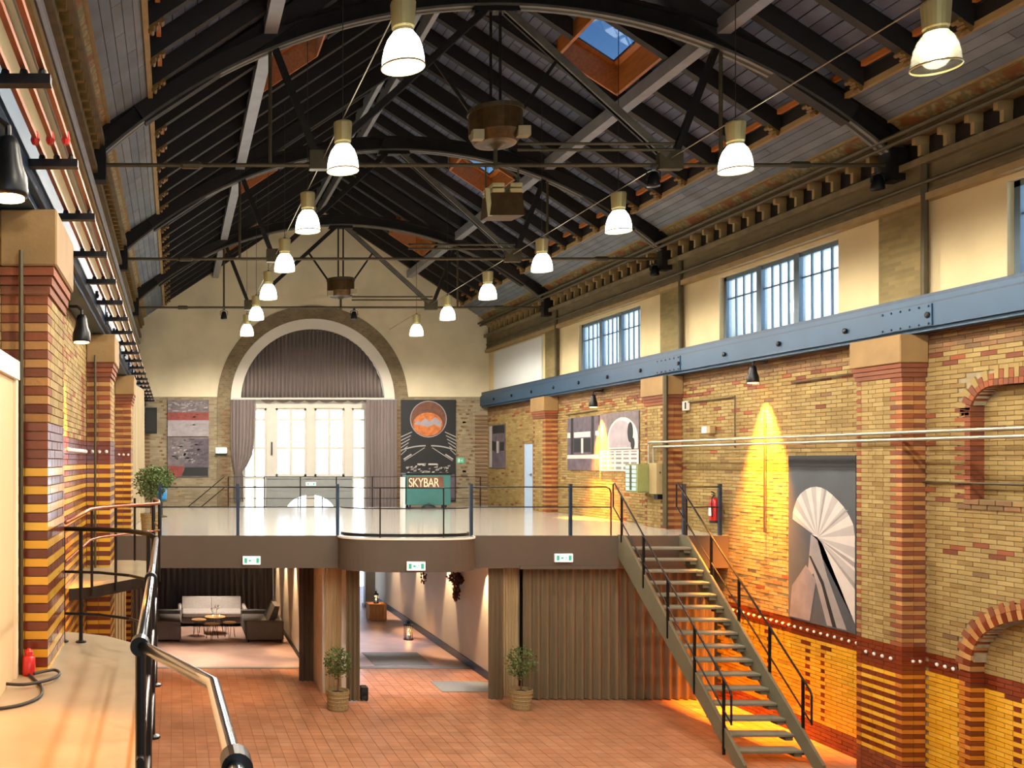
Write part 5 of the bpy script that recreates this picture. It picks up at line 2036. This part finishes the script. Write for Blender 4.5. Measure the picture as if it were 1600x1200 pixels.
me.materials.clear()
M['cream_letter'] = mat('cream_lettering', 'E6D9B8', .5, var=.03)
me.materials.append(M['cream_letter'])
lo = bpy.data.objects.new('lettering', me)
COL.objects.link(lo)
lo.parent = t
o = MB().cbox(7.0, 7.06, 28.9, 29.35, ZM, 4.2, .01).build('side_stand', M['white'])
tag(o, 'slim white stand left of the teal bar counter', 'stand')
t = thing('floor_bag', 'small black bag on the floor under the teal bar counter', 'bag', (7.7, 28.75, ZM))
MB().lathe((7.72, 28.72, ZM), [(.2, 0), (.22, .05), (.16, .10), (.05, .12)], 14).build('body', M['black'], t, smooth=True)
MB().tube([(7.62, 28.72, ZM + .10), (7.72, 28.7, ZM + .16), (7.82, 28.72, ZM + .10)], .01, 6).build('strap', M['black'], t)


# ================================================================ HANGING FITTINGS
t = thing('heater_unit', 'brown box shaped unit hanging below the centre of the nearest truss', 'hanging unit', (4.82, 14, 8.25))
MB().hexa([(4.58, 13.72, 8.26), (5.08, 13.72, 8.26), (5.06, 14.22, 8.3), (4.6, 14.22, 8.3), (4.62, 13.76, 8.6), (5.06, 13.76, 8.6), (5.06, 14.2, 8.62), (4.62, 14.2, 8.62)]).build('body', M['p_brown2'] if 'p_brown2' in M else M['drum'], t)
for z in (8.6, 8.68):
    MB().cbox(4.62, 4.80, 13.74, 14.2, z, z + .06, .01).cbox(4.88, 5.06, 13.74, 14.2, z, z + .06, .01).build('reflector', M['lamp_cap'], t)
MB().prism([(4.52, 8.66), (4.58, 8.66), (4.62, 8.26), (4.56, 8.26)], XZ, 13.74, 13.78).build('side_arm', M['lamp_cap'], t)
for x in (4.6, 5.08):
    MB().tube([(x, 13.98, 8.6), (x, 13.98, 9.05)], .014, 6).build('hanger', M['iron_olive'], t)


def spotlight(x, y, z, label):
    t = thing('stage_spotlight', label, 'spotlight', (x, y, z), 'black stage spotlights on the tie rods')
    MB().lathe((x, y, z - .24), [(.09, 0), (.095, .02), (.08, .12), (.06, .2), (.03, .22)], 14).build('can', M['iron_black'], t, smooth=True)
    MB().tube([(x - .1, y, z - .14), (x - .1, y, z - .02), (x, y, z + .02), (x + .1, y, z - .02), (x + .1, y, z - .14)], .01, 6).build('yoke', M['iron_black'], t)
    MB().box(x - .03, x + .03, y - .03, y + .03, z, z + .08).build('clamp', M['chrome'], t)


spotlight(5.13, 27, 8.98, 'black spotlight on the farthest tie rod right of the drum')
spotlight(1.42, 27, 8.98, 'black spotlight on the farthest tie rod at its left hanger')
spotlight(7.06, 13.95, 8.98, 'black spotlight on the nearest tie rod right of centre')
spotlight(10.4, 14, 8.95, 'black spotlight at the right end of the nearest tie rod')
spotlight(10.4, 20.5, 8.95, 'black spotlight at the right end of the middle tie rod')


# ================================================================ PLANTS
def foliage(R, c, rx, rz, n, size=.06, open_=.0, vertical=False):
    mb = MB()
    for _ in range(n):
        while True:
            a, b, e = R.uniform(-1, 1), R.uniform(-1, 1), R.uniform(-1, 1)
            q = a * a + b * b + e * e
            if open_ < q < 1:
                break
        p = Vector((c[0] + a * rx, c[1] + b * rx, c[2] + e * rz))
        d = Vector((R.uniform(-1, 1), R.uniform(-1, 1), R.uniform(-.6, .9))).normalized()
        if vertical:
            d = Vector((R.uniform(-.4, .4), R.uniform(-.4, .4), -1)).normalized()
        s = d.cross(Vector((R.uniform(-1, 1), R.uniform(-1, 1), R.uniform(-1, 1)))).normalized() * size * .28
        nn = d.cross(s).normalized() * size * .08
        L = d * size
        mb.add([p, p + L * .5 + s + nn, p + L, p + L * .5 - s + nn], [(0, 1, 2, 3)])
    return mb


def potted_tree(x, y, z, label, hp=.38, rp=.21, hc=.62, rc=.27, zc=.88, seed=1, pot='basket', n=560):
    R = random.Random(seed)
    t = thing('potted_tree', label, 'potted plant', (x, y, z))
    po = MB().lathe((x, y, z), [(rp * .86, 0), (rp * .9, .02), (rp, hp - .03), (rp * 1.04, hp - .03), (rp * 1.04, hp), (rp * .92, hp), (rp * .9, hp - .05)], 22).build('pot', M[pot], t)
    for i in range(5):
        zz = z + .03 + i * (hp - .1) / 4
        rr = rp * (.88 + .12 * i / 4)
        MB().lathe((x, y, zz), [(rr + .004, 0), (rr + .012, .012), (rr + .004, .024)], 22).build('weave_band', M[pot], po)
    MB().lathe((x, y, z + hp - .05), [(rp * .9, 0), (.001, .012)], 18).build('soil', M['soil'], t)
    MB().tube([(x, y, z + hp - .05), (x + .012, y, z + hp + .15), (x - .01, y, z + zc - .1), (x, y, z + zc + .15)], [.018, .016, .014, .006], 7).build('trunk', M['bark'], t)
    bm = MB()
    for i in range(14):
        a = R.uniform(0, 2 * PI)
        r = R.uniform(.4, .95) * rc
        zz = z + zc + R.uniform(-.7, .7) * hc / 2
        bm.tube([(x, y, z + zc - .15 + i * .02), (x + r * .5 * math.cos(a), y + r * .5 * math.sin(a), (zz + z + zc) / 2), (x + r * math.cos(a), y + r * math.sin(a), zz)], [.007, .005, .002], 5)
    bm.build('branches', M['bark'], t)
    f = foliage(R, (x, y, z + zc), rc, hc / 2, n, .065)
    f.build('foliage', M['leaf'], t, kind='stuff')
    return t


potted_tree(3.09, 17.88, 0, 'small olive tree in a woven pot left of the corridor opening', seed=2)
potted_tree(6.57, 17.95, 0, 'small olive tree in a woven pot before the long taupe curtain', seed=3, rc=.3)
potted_tree(-.47, 19.0, ZM, 'leafy shrub in a wooden planter on the left end of the mezzanine', .40, .2, .7, .33, 1.0, 4, 'basket', 1300)
t = thing('blue_planter', 'blue pot with foliage on a stand behind the mezzanine shrub', 'potted plant', (-.33, 24.4, ZM))
MB().lathe((-.33, 24.4, 3.68), [(.12, 0), (.14, .05), (.15, .32), (.13, .32), (.12, .28)], 18).build('pot', M['blue_pot'], t, smooth=True)
MB().lathe((-.33, 24.4, ZM), [(.16, 0), (.16, .03), (.04, .05), (.04, .38), (.17, .4), (.17, .43)], 16).build('stand', M['pipe_dk'], t)
foliage(random.Random(9), (-.33, 24.4, 4.25), .35, .3, 700, .09).build('foliage', M['leaf'], t, kind='stuff')


def wall_vine(x, y, z, label, n, dz, seed):
    R = random.Random(seed)
    t = thing('wall_vine', label, 'hanging plant', (x, y, z))
    MB().lathe((x - .05, y, z), [(.03, -.04), (.06, .04), (.05, .04)], 10).build('holder', M['iron_black'], t)
    f = foliage(R, (x - .12, y, z + .02), .2, .14, n, .09)
    g = foliage(R, (x - .12, y + .03, z - dz / 2), .09, dz / 2, n // 2, .08, vertical=True)
    f.add(g.v, g.f)
    f.build('foliage', M['leaf_red'], t, kind='stuff')
    MB().tube([(x - .08, y, z), (x - .13, y, z - dz * .4), (x - .11, y, z - dz)], .006, 5).build('stem', M['bark'], t)


wall_vine(6.74, 22.2, 1.92, 'dark red dry vine hanging nearer on the corridor wall', 320, .5, 1)
wall_vine(6.74, 25.1, 1.86, 'thin dry vine hanging farther along the corridor wall', 90, .4, 2)


# ================================================================ LOUNGE
def sofa(x0, x1, y0, y1, name, label, mt, h=.66, seats=2, face='-y', sh=.40, arms=True):
    t = thing(name, label, 'sofa' if seats > 1 else 'armchair', ((x0 + x1) / 2, (y0 + y1) / 2, 0))
    mtd = M['sofa_dk']
    if face == '-y':
        MB().cbox(x0, x1, y0, y1, .09, .26, .02).build('base', mtd, t)
        w = (x1 - x0 - .04) / seats
        for i in range(seats):
            MB().cbox(x0 + .02 + w * i, x0 + .02 + w * (i + 1) - .008, y0 - .01, y1 - .16, .26, sh, .035).build('seat_cushion', mt, t)
            MB().hexa([(x0 + .02 + w * i, y1 - .24, sh), (x0 + .01 + w * (i + 1), y1 - .24, sh), (x0 + .01 + w * (i + 1), y1 - .04, sh), (x0 + .02 + w * i, y1 - .04, sh),
                       (x0 + .02 + w * i, y1 - .15, h + .06), (x0 + .01 + w * (i + 1), y1 - .15, h + .06), (x0 + .01 + w * (i + 1), y1 + .02, h + .06), (x0 + .02 + w * i, y1 + .02, h + .06)]).build('back_cushion', mt, t)
        for x in (x0 - .1, x1):
            MB().cbox(x, x + .1, y0, y1, .09, .52, .03).build('arm', mt, t)
        for x in (x0 + .05, x1 - .09):
            for y in (y0 + .06, y1 - .1):
                MB().box(x, x + .04, y, y + .04, 0, .09).build('leg', M['black'], t)
    else:
        s = 1 if face == '+x' else -1       # faces +x or -x
        xb = x0 if s > 0 else x1             # back side
        MB().cbox(x0 + .02, x1 - .02, y0 + .05, y1 - .05, .06, .34, .02).build('base', mt, t)
        a, b = sorted((xb, xb + s * .18))
        MB().cbox(a + .005, b + .005, y0 + .1, y1 - .1, .30, .545, .03).build('backrest', mt, t)
        a, b = sorted((xb + s * .16, x1 if s > 0 else x0))
        MB().cbox(a, b, y0 + .12, y1 - .12, .34, .44, .03).build('seat_cushion', mt, t)
        for y in (y0, y1 - .13):
            MB().cbox(x0, x1, y, y + .13, .06, .555, .03).build('arm', mt, t)
        MB().hexa([(xb + s * .16, y0 + .5, .44), (xb + s * .36, y0 + .5, .44), (xb + s * .36, y1 - .3, .44), (xb + s * .16, y1 - .3, .44),
                   (xb + s * .05, y0 + .5, .86), (xb + s * .18, y0 + .5, .86), (xb + s * .18, y1 - .3, .86), (xb + s * .05, y1 - .3, .86)]).build('back_cushion', mt, t)
        for x in (x0 + .05, x1 - .09):
            for y in (y0 + .06, y1 - .1):
                MB().box(x, x + .04, y, y + .04, 0, .06).build('leg', M['black'], t)
    return t


sofa(.22, 1.98, 26.85, 27.85, 'lounge_sofa', 'grey two seat sofa in front of the black curtain', M['sofa'])
sofa(1.86, 2.84, 24.5, 26.5, 'lounge_sofa', 'charcoal low sofa on the right of the coffee tables', M['sofa_dk'], face='-x', seats=2)
sofa(-.75, .18, 24.5, 26.5, 'lounge_sofa', 'dark low sofa at the left of the lounge behind the railing post', M['sofa_dk'], face='+x', seats=2)


def coffee_table(x, y, r, h, label):
    t = thing('coffee_table', label, 'coffee table', (x, y, 0), 'round oak coffee tables')
    MB().lathe((x, y, h), [(r - .01, -.022), (r, -.016), (r, -.004), (r - .008, 0)], 26).build('table_top', M['wood_top'], t)
    for i in range(3):
        a = 2 * PI * i / 3 + .4
        p = Vector((x + r * .6 * math.cos(a), y + r * .6 * math.sin(a), h - .02))
        q = Vector((x + r * .85 * math.cos(a), y + r * .85 * math.sin(a), 0))
        s = Vector((-math.sin(a), math.cos(a), 0)) * .05
        MB().tube([p + s, q + s * .2, q - s * .2, p - s], .007, 6).build('leg', M['iron_black'], t)


coffee_table(.67, 25.6, .20, .42, 'small round oak coffee table at the left of the cluster')
coffee_table(1.12, 25.95, .29, .44, 'largest round oak coffee table with candle and vase')
coffee_table(1.0, 25.0, .21, .40, 'small round oak coffee table at the front of the cluster')
coffee_table(1.48, 25.2, .18, .41, 'small round oak coffee table at the right of the cluster')
t = thing('flower_vase', 'slim vase with white blossom on the largest coffee table', 'vase', (1.16, 25.9, .44))
MB().lathe((1.16, 25.9, .44), [(.03, 0), (.04, .03), (.03, .1), (.015, .14), (.02, .16)], 12).build('vase', M['glass'], t, smooth=True)
MB().tube([(1.16, 25.9, .46), (1.17, 25.9, .66)], .004, 5).build('stem', M['leaf'], t)
foliage(random.Random(3), (1.17, 25.9, .70), .08, .06, 60, .05).build('blossom', M['white'], t, kind='stuff')
for k, (x, y) in enumerate(((1.06, 25.85), (1.24, 25.86))):
    t = thing('tea_light', ['tea light left of the vase on the largest coffee table', 'tea light right of the vase on the largest coffee table'][k], 'candle', (x, y, .44))
    MB().lathe((x, y, .44), [(.03, 0), (.035, .01), (.035, .06), (.03, .06), (.028, .02)], 12).build('holder', M['glass'], t)
    MB().lathe((x, y, .455), [(.012, 0), (.01, .025), (.001, .045)], 8).build('flame', M['candle'], t)


# ================================================================ CORRIDOR
def lantern(x, y, z, r, h, label):
    t = thing('candle_lantern', label, 'lantern', (x, y, z))
    MB().lathe((x, y, z), [(r, 0), (r, .025), (r * .9, .03)], 16).build('base', M['iron_black'], t)
    for i in range(4):
        a = PI / 4 + PI / 2 * i
        MB().tube([(x + r * .95 * math.cos(a), y + r * .95 * math.sin(a), z), (x + r * .95 * math.cos(a), y + r * .95 * math.sin(a), z + h)], .008, 5).build('post', M['iron_black'], t)
    MB().lathe((x, y, z + .03), [(r * .82, 0), (r * .82, h - .05), (r * .8, h - .05), (r * .8, 0)], 16, cap=False).build('glass_cylinder', M['glass'], t)
    MB().lathe((x, y, z + h - .02), [(r, 0), (r, .02), (r * .35, .05), (r * .3, .1), (.01, .11)], 16).build('lid', M['iron_black'], t)
    MB().tube([(x - .04, y, z + h + .08), (x, y, z + h + .15), (x + .04, y, z + h + .08)], .005, 5).build('handle', M['iron_black'], t)
    MB().lathe((x, y, z + .03), [(r * .35, 0), (r * .35, h * .25), (.01, h * .25)], 12).build('candle', M['white'], t)
    MB().lathe((x, y, z + .03 + h * .25), [(.012, 0), (.016, .02), (.001, .06)], 8).build('flame', M['candle'], t)
    L = bpy.data.lights.new('candle_light', 'POINT')
    L.energy = 4
    L.color = lin('FFB060')
    L.shadow_soft_size = .03
    lo = bpy.data.objects.new('candle_light', L)
    COL.objects.link(lo)
    lo.parent = t
    lo.location = (0, 0, .1 + h * .3)


lantern(6.16, 24.9, 0, .13, .40, 'glass candle lantern standing on the corridor floor')
lantern(5.98, 28.05, .48, .08, .28, 'small candle lantern on top of the wooden crate')
t = thing('wooden_crate', 'upright slatted wooden crate in the corridor', 'crate', (6.0, 28.1, 0))
for i in range(5):
    x = 5.74 + i * .104
    MB().box(x, x + .096, 27.86, 27.88, .03, .46).build('slat', M['crate'], t)
    MB().box(x, x + .096, 28.32, 28.34, .03, .46).build('slat', M['crate'], t)
    y = 27.88 + i * .088
    MB().box(5.74, 5.76, y, y + .08, .03, .46).build('slat', M['crate'], t)
    MB().box(6.236, 6.256, y, y + .08, .03, .46).build('slat', M['crate'], t)
MB().box(5.73, 6.266, 27.85, 28.35, .455, .48).build('top', M['crate'], t)
MB().box(5.75, 6.25, 27.87, 28.33, .0, .03).build('bottom', M['crate'], t)
o = MB().cbox(5.45, 6.62, 19.25, 20.15, .0005, .012, .003).build('floor_mat', M['rug'])
tag(o, 'grey green door mat at the mouth of the corridor', 'mat')
o = MB().cbox(4.6, 5.95, 21.75, 23.2, .0005, .012, .003).build('floor_mat', M['rug'])
tag(o, 'grey mat further inside the corridor', 'mat')
t = thing('floor_speaker', 'small black speaker on the floor beside the left corridor curtain', 'speaker', (3.73, 18.62, 0))
MB().cbox(3.66, 3.80, 18.52, 18.74, .02, .27, .012).build('cabinet', M['black'], t)
MB().lathe((3.73, 18.52, .12), [(.05, 0), (.045, -.012), (.02, -.004)], 12, axis='y').build('cone', M['iron_black'], t)
for x in (3.67, 3.77):
    MB().box(x, x + .02, 18.54, 18.72, 0, .02).build('foot', M['black'], t)

# ================================================================ LANDING DETAILS
t = thing('power_plug', 'red power socket at the foot of the nearest left pilaster', 'power socket', (-1.03, 6.72, ZL))
MB().lathe((-1.03, 6.72, ZL), [(.045, 0), (.05, .02), (.045, .13), (.035, .14)], 12).build('body', M['red'], t, smooth=True)
MB().lathe((-1.03, 6.72, ZL + .14), [(.03, 0), (.03, .03), (.012, .05)], 10).build('cap', M['red'], t)
zc = ZL + .012


def bend(pts, n=6):
    out = []
    for i in range(len(pts) - 1):
        p = [Vector(pts[max(0, min(len(pts) - 1, i + k))]) for k in (-1, 0, 1, 2)]
        for j in range(n):
            t_ = j / n
            out.append(.5 * ((2 * p[1]) + (p[2] - p[0]) * t_ + (2 * p[0] - 5 * p[1] + 4 * p[2] - p[3]) * t_ ** 2 + (3 * p[1] - p[0] - 3 * p[2] + p[3]) * t_ ** 3))
    return out + [Vector(pts[-1])]


pts = [(-1.03, 6.70), (-.95, 6.5), (-.88, 6.3), (-.86, 6.05), (-.95, 5.85), (-1.1, 5.75), (-1.22, 5.72)]
o = MB().tube([(x, y, zc) for x, y in bend(pts)], .011, 6).build('floor_cable', M['cable'], smooth=True)
tag(o, 'black cable looping over the landing floor from the red socket', 'cable')
pts = [(-1.2, 6.35), (-1.0, 6.3), (-.84, 6.45), (-.8, 6.62), (-.86, 6.74), (-.98, 6.62)]
o = MB().tube([(x, y, zc + .02) for x, y in bend(pts)], .011, 6).build('floor_cable', M['cable'], smooth=True)
tag(o, 'second black cable loop on the landing near the pilaster foot', 'cable')
for k, (y, x) in enumerate(((6.75, -.97), (13.45, -1.0))):
    o = MB().tube([(x - .12, y, ZL), (x - .12, y, 6.2)], .018, 6).build('wall_cable', M['pipe_dk'])
    tag(o, ['vertical dark conduit on the face of the nearest left pilaster', 'vertical grey conduit on the face of the middle left pilaster'][k], 'cable')
